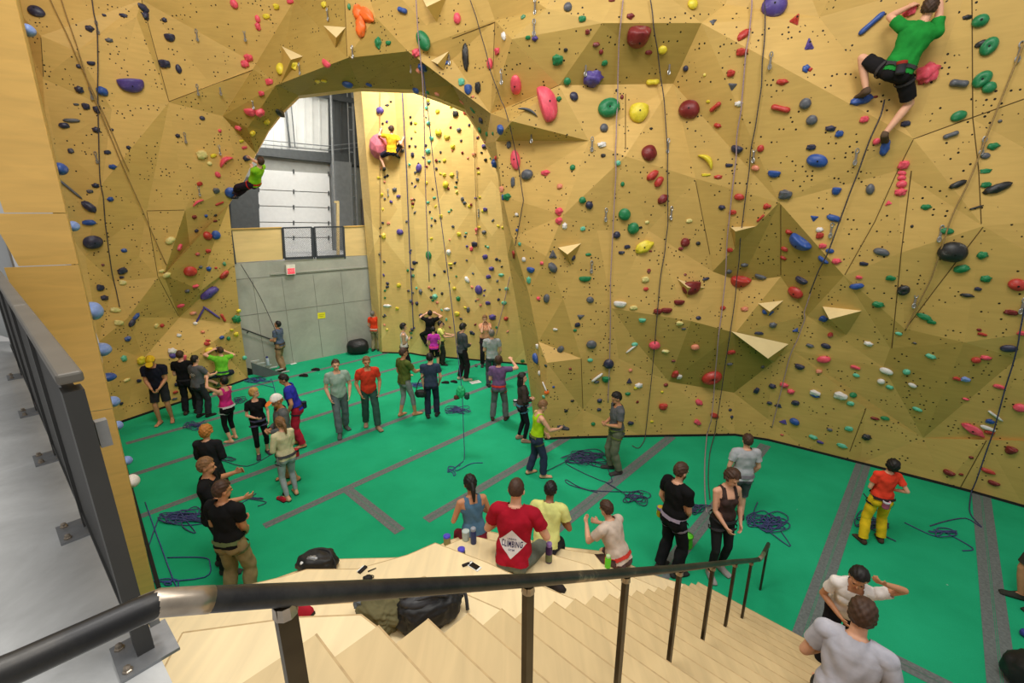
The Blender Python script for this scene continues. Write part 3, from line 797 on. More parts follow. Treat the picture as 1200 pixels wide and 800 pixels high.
bm = bmesh.new(); slab(bm, [g(.06, .10), g(5.8, .10), g(5.8, 1.0), g(.06, 1.0)], .012); bm_obj('infill_panel', bm, simple('infill_dark', (44, 44, 44), .6), gr)
bm = bmesh.new(); bar(bm, g(.05, .085), g(5.8, .085), .04, .03); bm_obj('bottom_rail', bm, M_DARK, gr)
bm = bmesh.new(); bar(bm, g(.05, 1.0), g(5.8, 1.0), .03, .03); bm_obj('top_rail', bm, M_DARK, gr)
for s, z in ((.0, .86), (.0, .12)):
    bm = bmesh.new(); box(bm, g(s + .03, z, .045), (.03, .03, .09), rz=math.atan2(GD.y, GD.x)); bm_obj('hinge', bm, M_ZINC, gr)
# ================================================================== climbing holds
def bvh_of(o):
    me = o.data
    return BVHTree.FromPolygons([v.co.copy() for v in me.vertices], [tuple(p.vertices) for p in me.polygons])
TREES = {'main': bvh_of(WM), 'left': bvh_of(WL), 'far': bvh_of(WF)}
def hit(px, py, which=None):
    d = ray(px, py).normalized(); best = None
    for k, tr in TREES.items():
        if which and k not in which: continue
        loc, n, i, dist = tr.ray_cast(CAM, d)
        if loc is not None and (best is None or dist < best[3]):
            best = (loc, n if n.dot(d) < 0 else -n, k, dist)
    return best

HC = {'n': (44, 44, 70), 'b': (40, 76, 150), 'l': (120, 146, 206), 'p': (78, 62, 136), 'k': (32, 32, 34), 'g': (26, 118, 72), 't': (92, 178, 150), 'r': (178, 52, 44), 'm': (116, 28, 30),
      'R': (222, 78, 98), 'o': (236, 104, 30), 'y': (218, 198, 50), 'w': (214, 210, 208), 'c': (214, 200, 132), 's': (214, 132, 104), 'd': (84, 86, 94)}
CN = {'n': 'navy', 'b': 'blue', 'l': 'pale blue', 'p': 'purple', 'k': 'black', 'g': 'green', 't': 'mint green', 'r': 'red', 'm': 'maroon', 'R': 'pink', 'o': 'orange', 'y': 'yellow', 'w': 'white', 'c': 'cream', 's': 'salmon', 'd': 'grey'}
KN = {'b': 'lumpy', 'd': 'domed', 'w': 'bowl shaped', 'c': 'curved', 'l': 'elongated', 'p': 'pointed', 's': 'rod shaped', 'u': 'dumbbell shaped', 'o': 'ring shaped'}
def hold_mat(c):
    nm = 'hold_' + c
    if nm in MATS: return MATS[nm]
    t = NT(nm); b = srgb(HC[c])
    co = t.n('ShaderNodeTexCoord')
    nz = t.n('ShaderNodeTexNoise', i_Scale=2.6, i_Detail=5.0, i_Roughness=.7); t.l(co.outputs['Object'], nz.inputs['Vector'])
    chalk = tuple(min(1, x * .55 + .28) for x in b[:3]) + (1,)
    t.l(t.ramp(nz.outputs[0], [(.40, b), (.56, tuple(min(1, x * 1.25 + .01) for x in b[:3]) + (1,)), (.76, chalk)]), t.b.inputs['Base Color'])
    t.b.inputs['Roughness'].default_value = .45
    MATS[nm] = t.m; return t.m

def hold_mesh(kind, seed):
    """unit hold: about -.5...5 in x and y, base at z=0"""
    bm = bmesh.new(); rnd = random.Random(seed)
    off = Vector((rnd.random() * 50, rnd.random() * 50, rnd.random() * 50))
    def nz(p, s, a): return 1 + a * noise.noise(p * s + off)
    if kind in 'bdwcoul':
        bmesh.ops.create_icosphere(bm, subdivisions=3, radius=.5)
        for v in bm.verts:
            p = v.co.copy(); d = p.normalized()
            if kind == 'b':
                p *= nz(d, 1.7, .42) * nz(d, 4.0, .16)
                if p.y > .18: p.y = .18 + (p.y - .18) * .6; p.z *= 1.12
            elif kind == 'd': p *= nz(d, 1.0, .10)
            elif kind == 'w':
                p *= nz(d, 1.0, .08)
                if p.y > .12: p.z *= 1.15; p.y = .12 + (p.y - .12) * .22
                p.y = (p.y + .14) * 1.4
            elif kind == 'c':
                p.y *= .42; p *= nz(d, 1.4, .18); p.y -= 1.3 * (p.x * p.x - .08); p.x *= 1.0
            elif kind == 'l':
                p *= nz(d, 2.0, .28)
            elif kind == 'o':
                r = math.hypot(p.x, p.y)
                if p.z > 0: p.z -= .36 * math.exp(-(r / .13) ** 2)
            elif kind == 'u':
                p.y *= .45 + 1.9 * p.x * p.x; p.z *= .6 + .9 * abs(p.x)
            z = p.z
            p.z = (z * .95 + .14) if z > -.1 else (.04 + .3 * (z + .1))
            p.z = max(p.z, -.04)
            v.co = p
    elif kind == 'p':
        vs = [Vector((-.48, -.4, 0)), Vector((.5, -.42, 0)), Vector((-.05 + .2 * rnd.random(), .52, 0)), Vector((.0, -.18, .55))]
        b = [bm.verts.new(v) for v in vs]
        for f in ((0, 1, 3), (1, 2, 3), (2, 0, 3), (0, 2, 1)): bm.faces.new([b[i] for i in f])
        bmesh.ops.bevel(bm, geom=list(bm.edges), offset=.07, segments=2, affect='EDGES')
    elif kind == 's':
        tube(bm, [(-.5, 0, .2), (-.3, 0, .28), (.3, 0, .28), (.5, 0, .2)], [.16, .22, .22, .14], 10)
    me = bpy.data.meshes.new('hold_' + kind); bmesh.ops.recalc_face_normals(bm, faces=bm.faces); bm.to_mesh(me); bm.free()
    me.polygons.foreach_set('use_smooth', [kind != 'p'] * len(me.polygons))
    me.materials.append(M_BLACK)
    return me
HM = {k: [hold_mesh(k, 100 + 13 * i + ord(k)) for i in range(4 if k in 'bdl' else 2)] for k in 'bdwcoulps'}
bm = bmesh.new(); lathe(bm, [(0, .004), (.008, .004), (.014, .004), (.014, 0), (0, 0)], seg=8)
BOLT = bpy.data.meshes.new('bolt'); bm.to_mesh(BOLT); bm.free(); BOLT.materials.append(M_BLACK)

# readings: x,y,w,h in quarter pixels from the corner of each patch of wall; colour, kind, turn, landmark name
RAW = {
(0, 0): "172 57 65 50 n d;420 132 30 28 n;488 70 16 12 n;510 187 28 18 d;577 72 32 18 n;672 40 30 50 n l 70;680 72 30 36 n;770 92 20 20 n;797 177 45 32 n w;772 295 45 40 n;837 322 25 38 n;370 310 22 18 n;428 297 32 18 n w;370 418 30 32 n;478 427 45 38 b l -25;402 495 28 32 n;357 488 20 12 d;615 400 105 60 p w 0 BIG_PURPLE_BOWL;335 565 60 18 d l;300 588 40 25 n l;455 515 28 32 n w;450 607 28 26 n;523 607 14 12 n;332 705 22 25 n;503 712 26 20 n;602 690 16 18 n;528 780 28 22 b;1098 18 32 36 R;1165 267 36 34 R;1148 297 34 34 R;948 553 22 18 n;832 635 18 18 n;945 722 45 42 c;1000 728 28 18 y;982 765 20 18 c;1052 752 70 44 R c 30 PINK_ARCH_CRESCENT;1118 598 30 26 R;1182 622 26 26 y;1132 660 20 14 y;1145 690 24 14 R;1155 740 34 26 n;1175 525 55 35 R w;1030 612 14 16 R",
(300, 0): "95 28 26 26 y;48 75 30 22 y;8 88 22 30 R;8 122 22 34 R;160 5 30 20 R;320 22 30 28 y;438 32 18 26 g;690 50 55 45 b u -20;575 198 32 50 g;622 203 30 18 g w;788 192 62 92 g d 28 GREEN_ARCH_DISC;118 325 42 52 y;183 303 36 44 y;332 302 60 30 R w -38;65 382 38 30 R;28 437 28 24 R;430 392 50 36 b d;288 378 22 22 y;318 377 26 18 y;530 395 30 20 b;945 87 36 46 R;752 248 40 40 R;782 312 42 46 b;765 330 26 26 s;855 298 20 20 b;892 293 24 20 b;985 270 110 34 k l 76 LONG_BLACK_HOLD;1165 170 44 28 w l -40;1134 238 40 32 R;1098 298 32 46 R;965 382 30 36 t;996 423 38 42 b w;1042 407 30 52 k;752 424 34 26 b;730 420 16 14 r;805 432 18 18 g;850 440 28 18 s;965 478 30 14 s;985 527 30 18 r;1018 517 40 14 g;1056 562 26 32 n;1050 608 20 34 g;1084 627 18 22 g;1152 610 40 45 b w -20;1112 625 14 18 g;1186 676 22 34 d;1070 687 24 18 n;1122 765 35 50 b;1128 740 20 30 r;15 522 42 46 R;48 570 26 26 y;62 665 36 50 k;72 600 45 26 y;190 470 62 40 m d;236 482 46 40 k;290 443 34 16 k;112 528 28 60 k l 70",
(600, 0): "262 35 38 40 d d;330 87 34 28 g;54 82 24 20 g;75 174 24 18 g;108 178 26 24 p;355 147 22 24 m;215 275 50 50 g b;252 232 18 18 k;395 207 30 22 m;417 243 20 22 m;555 75 34 26 m;468 2 30 14 m;588 170 108 95 m w 0 BIG_MAROON_BOWL;640 245 34 20 m;705 232 42 36 y;845 22 46 46 y d;945 105 42 32 d p 180;1085 165 64 32 r l 35;1080 240 50 36 r;1028 340 34 34 r;815 320 26 26 n d;1032 408 50 40 d p 180;955 500 60 40 r u 35;1062 485 34 24 w;965 587 32 22 r;833 513 94 80 m d -15 MAROON_DOME;658 382 62 46 y u;434 293 28 26 g;380 360 85 76 p b 0 PURPLE_BOULDER_HOLD;258 380 34 34 g;20 395 52 90 R d 5 PINK_TEARDROP;168 487 160 84 R w 108 BIG_PINK_CRESCENT;75 520 95 30 d c -20;220 462 22 24 g;290 453 42 36 n d -30;452 507 106 84 g o 15 GREEN_DISH;592 540 90 80 y w -5 YELLOW_WEDGE;430 600 38 38 d d;515 455 16 20 m;490 423 12 14 k;420 678 38 28 w;428 727 22 18 k;638 718 75 72 m d 0 ROUND_MAROON_BALL;915 750 90 56 y c -45 YELLOW_CRESCENT;1055 700 54 36 n w;1018 773 32 18 n;1165 695 30 32 r;1142 787 36 26 s;18 750 46 86 R d 5 LOWER_PINK_TEARDROP;495 763 26 24 t;285 785 26 26 g;652 602 16 12 k;920 475 18 14 y;903 350 14 14 y",
(900, 0): "30 30 105 95 p d 0 BIG_PURPLE_DOME;132 88 55 62 r p -30;193 205 50 70 p p 0 PURPLE_SPIKE;485 112 115 50 b u 35 BLUE_DUMBBELL;178 320 30 36 b;197 325 18 18 r;68 382 46 26 r;60 508 85 50 r u -10;175 485 48 48 d d;205 562 46 44 d d;292 600 40 26 n;335 625 32 32 b;203 688 38 28 n;232 752 88 58 b d -10 BLUE_OVAL;452 557 34 32 R;435 470 90 44 b l 12;504 453 18 12 m;745 340 80 90 R b 0 CHALKY_PINK_LUMP;892 392 72 62 d u -10 GREY_HORN;932 80 34 20 k;996 98 60 54 g d;998 205 46 26 k l 20;1035 218 78 62 g o 60;1003 372 76 62 g o 45;1036 410 50 50 g d;892 543 58 44 g d 25;855 633 58 44 d u 20;645 578 36 28 n;1087 567 16 14 k;1057 683 40 32 g;1018 730 34 28 d;660 50 50 44 R;548 690 74 36 b l 78;508 662 30 30 R;638 770 40 44 R;1020 797 40 14 g",
(0, 200): "330 85 100 24 d s -45;447 68 26 22 n;422 95 24 18 n;515 132 24 22 b;418 168 62 36 n l -40;418 243 50 26 b l;432 333 75 62 n d 0 BIG_DARK_DISC;580 372 22 20 b;572 467 38 32 n;570 498 18 14 n;575 522 28 26 c;467 545 32 34 n;487 594 30 26 n;482 440 12 14 m;540 651 40 26 c;555 710 36 28 c;636 682 38 22 b;617 712 42 24 n l 10;597 785 26 26 b;730 725 22 20 c;758 725 20 18 r;838 770 20 18 w;797 326 44 28 c l 25;840 358 34 20 R;757 468 26 16 c;780 488 36 22 c l 20;890 470 54 48 r d 0 ROUND_RED_DOME;972 303 42 36 r d -40;1012 300 36 42 b d;975 374 22 20 r;925 390 18 16 r;920 280 18 16 n;910 215 20 20 m;965 210 14 16 b;1010 208 14 10 k;1008 235 18 10 m;1048 485 52 34 r o 80;980 572 88 40 p l 25 PURPLE_SPINDLE;978 458 20 24 b;917 540 26 18 R;878 562 20 18 d;940 450 16 14 d;938 675 82 20 p s 62;992 663 82 22 p s -42;847 632 32 18 R;905 667 26 18 s;1046 688 42 24 r u -60;1106 692 34 40 g;1118 655 18 18 y;915 715 18 16 w;1038 780 20 18 b;950 755 16 14 s;1085 745 16 12 y;1105 765 20 24 y;1070 785 18 20 g;975 795 20 12 r;1050 435 14 22 g;1012 455 12 10 r;925 148 54 22 R c 20;1012 90 28 28 d;935 60 24 20 r;1020 18 22 28 R;1080 100 50 50 b d;1028 153 40 12 r",
(0, 400): "578 78 24 32 t;660 85 40 40 y;805 45 34 34 w;808 66 30 26 p;858 78 28 32 R w;970 10 24 20 r;980 40 40 26 y;1018 36 26 26 n;650 182 20 18 n;592 180 30 16 c;828 200 18 20 n;822 237 22 14 r;818 268 22 12 n;850 152 20 12 r;1145 75 20 20 t;568 290 16 14 n",
(600, 200): "72 18 58 46 d d 20 DARK_GREY_DOME;158 8 40 26 R;5 50 20 50 d;225 72 26 26 s;330 137 32 32 g;362 160 40 34 n d -60;222 188 34 36 R;222 232 32 34 R;246 257 22 32 w;332 270 24 22 t;527 203 55 55 g d 0 GREEN_DOME;567 268 54 56 g d;603 265 16 12 k;518 62 18 22 g;490 300 34 34 n d;540 355 28 20 n;513 384 30 16 n w;617 357 84 50 y l 28 YELLOW_OVAL;650 376 14 10 m;657 22 58 36 r l 40;687 52 54 34 r l 60;705 133 52 36 m l 40;22 205 18 16 w;24 278 14 14 b;36 342 16 18 t;192 390 48 50 d p;190 453 52 36 d l -50;276 404 42 36 n d;90 465 42 28 b w;79 510 22 36 t;57 415 22 24 w;140 432 18 18 R;342 507 58 26 g w;358 392 28 14 g;163 597 44 30 d d 70;124 597 18 20 R;366 604 34 30 d d;323 687 44 34 d p 180;307 720 26 24 n;295 747 18 14 g;203 742 22 14 w;505 625 60 30 w w -5;570 640 36 22 c;610 700 34 22 t w;628 553 22 20 r;625 507 34 30 c;642 468 16 24 m;810 335 42 42 m d;792 364 24 18 m;872 340 22 18 k;985 170 28 24 n;1065 122 44 30 r;965 28 34 18 r;910 18 40 14 y;1035 193 32 24 r;1165 222 44 22 r u 50;1190 165 20 30 r;1022 370 26 22 r;830 233 30 20 c;632 240 20 16 c;835 550 92 66 m w 5 VOLUME_MOUNTED_BOWL;783 617 50 26 m w;683 660 40 28 m w;724 655 50 28 m w;873 689 26 18 n;785 712 32 24 c;805 740 20 12 d;908 507 36 14 n l 15;1067 515 92 60 r w 0 RED_BOWL;1164 497 52 24 d w;1088 440 30 22 d;1017 470 24 26 d;812 486 14 12 m;988 642 24 22 r;1090 647 30 24 s;1158 760 38 18 n;1190 658 30 30 b;10 390 20 60 r",
(900, 200): "28 15 55 32 b w;83 107 55 48 d b;320 95 38 36 b w;478 87 50 34 d d 90;215 225 42 34 b p 180;308 222 64 28 b l -15;628 10 34 22 R;626 32 34 24 R;627 62 40 34 R;620 98 42 36 R;562 150 34 28 R p 20;243 275 28 26 w;244 300 30 34 r;257 350 30 26 R;290 375 34 22 b;150 335 108 60 b w -12 BLUE_BOWL;98 285 28 24 r;78 366 34 22 r;72 407 28 18 r;258 418 54 22 b w -15;322 422 34 30 R;533 380 64 34 d d -10;450 434 34 20 n;157 514 56 32 n w;132 568 68 50 r d;427 498 26 18 R;415 540 54 30 b l 25;576 500 38 28 g;518 624 44 32 g;634 558 48 52 k o;742 168 36 26 g;888 64 62 28 k l 25;1022 64 36 28 g;1073 82 96 40 k l 22 LONG_BLACK_OVAL;975 172 46 20 k s 20;1018 5 36 14 g;838 282 50 30 g;675 260 12 14 k;865 377 110 98 k d -15 BIG_BLACK_BOULDER;1007 393 36 38 g;908 458 56 38 g l 25;1020 503 36 34 g;985 552 26 20 n;932 583 48 18 k l 10;1170 533 68 56 r d -25;1140 662 48 28 m;733 683 62 26 g l -8;768 706 34 22 g;613 762 28 16 t;990 745 18 14 m;1005 765 34 16 r;8 660 30 30 b;22 720 30 30 d;130 744 34 30 b p;262 690 34 34 b;350 708 68 22 d w;292 768 22 28 r;2 165 24 20 r;1190 760 30 24 R",
(600, 400): "372 12 48 42 d d 0 GREY_PURPLE_BALL;228 35 40 28 d d 60;452 102 48 48 n d 0 NAVY_BALL;366 86 26 18 t;115 78 52 38 b d 90;120 22 18 30 w;130 148 18 28 w;160 112 18 14 k;156 210 46 18 w s -45;162 238 24 20 o;150 257 18 16 t;195 212 12 12 b;283 277 18 12 k;253 323 18 16 k;272 127 12 12 m;398 165 58 30 w s 45;396 188 24 16 d;440 176 40 32 g w 0;550 183 36 36 n p;592 204 36 26 w;580 215 20 18 y;555 135 18 18 s;560 30 60 22 w s 48;575 12 30 20 t;542 243 24 18 g;410 275 22 24 n;408 317 20 18 n;380 385 20 18 g;556 380 28 22 n;588 282 12 14 m;667 15 52 44 R d;720 44 34 20 c;857 25 40 32 s;1028 48 36 26 r;765 150 30 44 r;784 162 24 30 w;720 202 20 18 m;707 305 40 34 r w 0;703 235 14 12 y;655 374 16 12 y;934 165 92 72 r o 25 BIG_RED_RING;877 284 38 28 R b -40;948 347 46 24 r l -25;870 376 38 26 R b -40;1145 227 34 24 n b 60;1022 320 16 14 n;1030 352 14 16 n;1184 42 34 24 n;1020 105 28 16 d;1175 118 14 20 d;50 90 20 16 g;757 90 18 14 m",
(900, 400): "198 18 30 20 d;272 20 40 26 n;148 118 40 28 n w;22 207 28 28 n;75 202 34 26 R;107 232 28 28 R;222 238 44 30 w;222 252 36 20 b;130 285 32 28 n;8 287 22 18 n;48 298 44 26 n p;72 373 44 32 p p;126 374 42 34 b d -20;262 82 54 36 R d 30;410 120 40 20 R;238 138 26 22 s;414 157 28 18 t;342 250 54 42 w b 0 CHALKY_WHITE_LUMP;398 250 30 26 g;388 288 28 24 t;556 137 54 32 w d;530 185 30 28 w;572 212 28 22 t;650 140 30 30 t;678 204 34 20 w;765 68 38 24 t;700 316 40 18 t l;548 358 36 20 g;502 360 32 16 m;380 406 32 26 t;463 445 34 34 k;213 446 34 22 t;245 470 28 16 p;346 486 42 20 t l;290 412 22 16 d;66 437 14 10 r;470 8 34 24 w;688 7 16 10 k;975 85 36 32 r d;1020 74 38 24 R;1130 30 60 40 n d 20 NAVY_OVAL;888 173 36 20 r;926 174 36 28 l;1084 210 40 22 R;928 269 24 14 R;1180 308 46 42 R d;1066 345 66 26 w s -28;1042 372 32 26 b;960 410 92 38 R l -18 LONG_PINK_HOLD;1030 405 58 20 w l;1040 424 34 24 r;952 542 16 14 m;1137 508 42 42 m w;1030 606 52 22 r l;848 615 44 28 m w;906 622 16 14 m;1057 663 42 24 m w",
}
# far wall readings in pixels
FARW = "445.6 129.6 9 8 p d;488 105 8 6 b;534 133 7 7 k;482 144 3 4 k;500 126 4 4 t;502 144 5 5 t;513 130 5 5 y;514 155 8 8 y d 0;506 162 5 5 t;501.6 177 6 6 t;524 160 7 6 y;530.6 171.6 5 6 y;538 152 5 5 d;483.6 181 4 6 n;491 197 10 7 p d 70;522.4 216.4 7 8 y d;555.6 180.4 5 4 s;567.6 171 6 5 p;503 189 4 4 t;529.8 205 5 4 y;520.6 204.6 4 4 y;521 187.6 4 4 y;467 230 5 4 p;462.4 222 5 5 d;489.6 210 4 4 d;471.6 176 6 5 d;480 171 3 3 k;487 171 3 3 k;542 233 4 5 d;544.6 237.6 4 4 d;568.6 244.8 5 4 p;557.6 232 3 3 p;501.6 237 4 3 t;509 231.6 4 3 t;444.4 208 5 3 y;535 213.4 3 3 k;447 158 3 2 k;453 123 3 2 k;458 119 3 2 k;481 137 3 3 k;468.8 271.8 8 7 p d;502.5 298.8 7 10 g d;510 347 6 7 t;485.8 307.5 5 5 n;493 341.2 4 7 d;488.8 355 4 5 n;493.8 369.5 5 6 n;522.5 216.5 6 7 y;516.5 253 4 5 y;568.8 245 5 5 p;567.5 271.8 5 5 d;556.3 285.5 7 7 n;568.8 300.5 6 6 p;575.8 314.5 6 5 p;572.5 323.8 6 5 p;561.3 339.3 9 11 p d;572 354.5 6 5 p;577 371 8 7 p;547.5 327.5 8 5 w l -60;552.5 291 4 6 R;593 373 5 5 r;523.8 362 7 4 w;536 367 6 6 y;591 354.5 6 5 t;587.5 321.8 6 4 t;593.8 338 5 4 t;526 295 5 7 w;449.5 276 5 7 y;467 230 4 4 p;462.5 222 4 4 p;454 358 9 4 w;465.5 361 4 4 y;467.5 333.8 5 5 y;552.5 389 4 5 n;548.8 362.5 4 7 d;532.5 337.5 4 4 y;528 309 5 3 y;537 349.5 5 6 g;538 274 5 5 y;594.5 230 9 8 g;588 221 5 8 s;590 230.5 4 7 b;558.8 269 4 5 R"
FARW_EXTRA = random.Random(21)

HOLDS = []
def add_reading(px, py, w, h, c, k, rot, nm): HOLDS.append(dict(x=px, y=py, w=w, h=h, c=c, k=k, rot=rot, nm=nm))
hr_ = random.Random(17)
for (ox, oy), s in RAW.items():
    for it in s.split(';'):
        f = it.split()
        x, y, w_, h_ = (float(v) for v in f[:4])
        k = f[5] if len(f) > 5 else ('d' if hr_.random() < .25 else 'b')
        add_reading(ox + x / 4, oy + y / 4, w_ / 4, h_ / 4, f[4], k, float(f[6]) if len(f) > 6 else 0.0, f[7].replace('_', ' ').lower() if len(f) > 7 else None)
for it in FARW.split(';'):
    f = it.split(); x, y, w_, h_ = (float(v) for v in f[:4])
    add_reading(x, y, w_, h_, f[4], f[5] if len(f) > 5 else 'b', float(f[6]) if len(f) > 6 else 0., None)
for i in range(190):                                   # the many pebble sized holds along the far wall's rope lines
    y = FARW_EXTRA.uniform(112, 405); lo = 452 + (y < 200) * 0
    hi = 560 + min(1, max(0, (y - 120) / 120)) * 30 + max(0, y - 300) * .25
    x = FARW_EXTRA.choice([FARW_EXTRA.gauss(450, 5), FARW_EXTRA.gauss(484, 4), FARW_EXTRA.gauss(503, 5), FARW_EXTRA.gauss(528, 6), FARW_EXTRA.gauss(557, 8), FARW_EXTRA.gauss(585, 8)])
    if x > hi or x < 440: continue
    add_reading(x, y, FARW_EXTRA.uniform(2, 4), FARW_EXTRA.uniform(2, 4), FARW_EXTRA.choice('kknnddyytgpsm'), 'b', FARW_EXTRA.uniform(-60, 60), None)
for H in HOLDS:
    H['hit'] = hit(H['x'], H['y'])
HOLDS = [H for H in HOLDS if H['hit']]
HOLDS.sort(key=lambda H: -(H['w'] * H['h']))
NIND = 300
LMK = [H for H in HOLDS if H['nm']]
WALLN = {'main': 'main wall', 'left': 'wall beside the landing', 'far': 'far wall'}
def sizew(H):
    a = math.sqrt(H['w'] * H['h'])
    return 'large' if a > 15 else 'medium' if a > 8.5 else 'small' if a > 5 else 'tiny'
ORD = ['first ', 'second ', 'third ', 'fourth ', 'fifth ', 'sixth ', 'seventh ', 'eighth ', 'ninth ', 'tenth ', 'eleventh ', 'twelfth ', 'thirteenth ', 'fourteenth ', 'fifteenth ']
def label_for(H):
    if H['nm']: return '%s fixed to the %s' % (H['nm'] if 'hold' in H['nm'] or 'crescent' in H['nm'] else H['nm'] + ' climbing hold', WALLN[H['hit'][2]]) if 'arch' not in H['nm'] else H['nm'] + ', a climbing hold'
    d = lambda a, b: math.hypot(a['x'] - b['x'], a['y'] - b['y'])
    for L in sorted(LMK, key=lambda L: d(L, H)):
        same = sorted((q for q in HOLDS if q['c'] == H['c'] and q is not L), key=lambda q: d(q, L))
        r = same.index(H)
        if r < len(ORD):
            t_ = '%s %s climbing hold, %s%s hold out from the %s' % (sizew(H), CN[H['c']], ORD[r], CN[H['c']], L['nm'])
            f_ = t_.replace(' ', ' ' + KN[H['k']] + ' ', 1)
            return f_ if len(f_.replace('-', ' ').split()) <= 16 else t_
    return None
LBL = set()
def place_matrix(H, extra=1.0):
    loc, n, k, dist = H['hit']; P = loc
    zc = proj(P)[2]; s = zc / F
    r = math.radians(H['rot'])
    right = Vector((math.cos(r), math.sin(r) * SP, math.sin(r) * CP))     # picture-plane direction turned by rot
    x = right - n * right.dot(n)
    if x.length < .15: x = Vector((1, 0, 0)) - n * n.x
    x.normalize(); y = n.cross(x)
    w_, h_ = H['w'] * s, H['h'] * s
    dep = min(w_, h_) * {'d': .85, 'w': 1.0, 'b': .8, 'c': .9, 'l': .9, 'p': .7, 's': .9, 'u': .9, 'o': .8}[H['k']]
    M = Matrix((x * w_, y * h_, n * dep)).transposed().to_4x4(); M.translation = P
    return M
GRP = {}
stuffV, stuffF, stuffM = [], [], []
SM = sorted(HC)
for i, H in enumerate(HOLDS):
    me = HM[H['k']][i % len(HM[H['k']])]
    M = place_matrix(H)
    if i < NIND:
        lab = label_for(H)
        nm = 'climbing_hold'
        o = bpy.data.objects.new(nm, me); COL.objects.link(o); o.matrix_world = M
        o.material_slots[0].link = 'OBJECT'; o.material_slots[0].material = hold_mat(H['c'])
        tag(o, lab or '%s %s climbing hold on the %s' % (sizew(H), CN[H['c']], WALLN[H['hit'][2]]), 'climbing hold', 'climbing holds on the ' + WALLN[H['hit'][2]])
        if H['w'] * H['h'] > 190:
            b = bpy.data.objects.new('bolt', BOLT); COL.objects.link(b)
            zc = proj(M.translation)[2]
            sc = M.to_scale(); b.parent = o
            top = .52 if H['k'] in 'dwbl' else .3
            b.matrix_parent_inverse = Matrix.Identity(4)
            yo = -.06 if H['k'] == 'w' else 0.02
            b.matrix_basis = Matrix.Translation((0, yo, top + .085)) @ Matrix.Diagonal((1.1 / sc.x, 1.1 / sc.y, 1.1 / sc.z, 1))
    else:
        b0 = len(stuffV)
        stuffV += [M @ v.co for v in me.vertices]; mi = SM.index(H['c'])
        for p in me.polygons: stuffF.append(tuple(b0 + k for k in p.vertices)); stuffM.append(mi)
me = bpy.data.meshes.new('small_climbing_holds'); me.from_pydata(stuffV, [], stuffF)
for k in SM: me.materials.append(hold_mat(k))
me.polygons.foreach_set('material_index', stuffM); me.polygons.foreach_set('use_smooth', [True] * len(stuffF)); me.update()
o = bpy.data.objects.new('small_climbing_holds', me); COL.objects.link(o)
tag(o, 'scattered pebble sized climbing holds of many colours on all the walls', 'climbing holds', kind='stuff')

# balls on the edge of the side wall
for px, py, sz, D, c_, lab in ((35, 36, 12, 8.5, 'l', 'pale blue ball hold on the side wall edge, highest of that row'), (72, 198, 13, 8.5, 'b', 'blue ball hold on the side wall edge above the grey rod'), (87, 265, 11, 8.5, 'l', 'pale blue ball hold on the side wall edge, beside the big dark disc'),
                          (109, 364, 19, 7.6, 'l', 'large pale lavender hold on the side wall edge, biggest of that row'), (122, 409, 14, 8, 'l', 'pale blue ball hold on the side wall edge, level with the guardrail cap'), (131, 441, 9, 8, 'b', 'blue hold on the side wall edge just above the yellow capped man'),
                          (134, 470, 11, 7.5, 'l', 'pale lavender hold on the side wall edge beside the yellow capped man'), (139, 498, 9, 7.0, 'l', 'pale lavender hold where the side wall meets the green floor'), (150, 539, 9, 6.4, 'l', 'pale lavender hold low on the side wall above the white one'), (156, 563, 13, 6.0, 'w', 'white ribbed hold lowest on the side wall edge')):
    p = at_d(px, py, D); tr = TREES.setdefault('side', bvh_of(WS)); loc, n, i_, dd_ = tr.find_nearest(p)
    if n.x < 0: n = -n
    s = proj(p)[2] / F * sz
    o = bpy.data.objects.new('climbing_hold', HM['d'][i_ % 2]); COL.objects.link(o)
    x = Vector((0, 1, 0)); x = (x - n * x.dot(n)).normalized(); y = n.cross(x)
    dep = (p - loc).dot(n) + s * .5
    dep = max(dep, s * .6)
    M = Matrix((x * s * 1.6, y * s * 1.1, n * dep * 1.6)).transposed().to_4x4(); M.translation = loc; o.matrix_world = M
    o.material_slots[0].link = 'OBJECT'; o.material_slots[0].material = hold_mat(c_)
    tag(o, lab, 'climbing hold', 'climbing holds on the side wall')

# big pink faceted volume, orange flame volume
def blob_on(px, py, wpx, hpx, depth, name, label, mat, sub=1, lum=0.0, seed=0, cat='climbing volume', rot=0):
    h = hit(px, py); H = dict(hit=h, rot=rot, w=wpx, h=hpx, k='d', c='R'); M = place_matrix(H)
    bm = bmesh.new(); bmesh.ops.create_icosphere(bm, subdivisions=sub, radius=.5)
    for v in bm.verts:
        if lum: v.co *= 1 + lum * noise.noise(v.co * 3 + Vector((seed, 0, 0)))
        if v.co.z < -.05: v.co.z = -.05
    sc = M.to_scale(); R3 = M.to_3x3().normalized()
    M2 = (R3 @ Matrix.Diagonal((sc.x, sc.y, depth * 2))).to_4x4(); M2.translation = M.translation
    o = bm_obj(name, bm, mat, smooth=sub > 2); o.matrix_world = M2
    return tag(o, label, cat)
v_ = blob_on(444, 172, 22, 29, .36, 'climbing_volume', 'big pink faceted ball volume that the yellow shirted climber clings to', simple('volume_pink', (196, 104, 122), .6), 2)
# orange flame: three lobes
of = empty('climbing_volume', label='bright orange flame shaped hold high on the arch', cat='climbing volume')
for nm, px, py, w_, h_, rt, col_ in (('upper_wing', 430, 18, 26, 12, -35, 'o'), ('chalked_top', 421, 16, 14, 16, 10, 'o'), ('lower_tail', 424, 32, 14, 22, -8, 'o')):
    hh = hit(px, py); M = place_matrix(dict(hit=hh, rot=rt, w=w_, h=h_, k='b'))
    o = bpy.data.objects.new(nm, HM['l'][1]); COL.objects.link(o); o.parent = of; o.matrix_world = M; o.material_slots[0].link = 'OBJECT'; o.material_slots[0].material = hold_mat(col_)
bpy.context.view_layer.update()

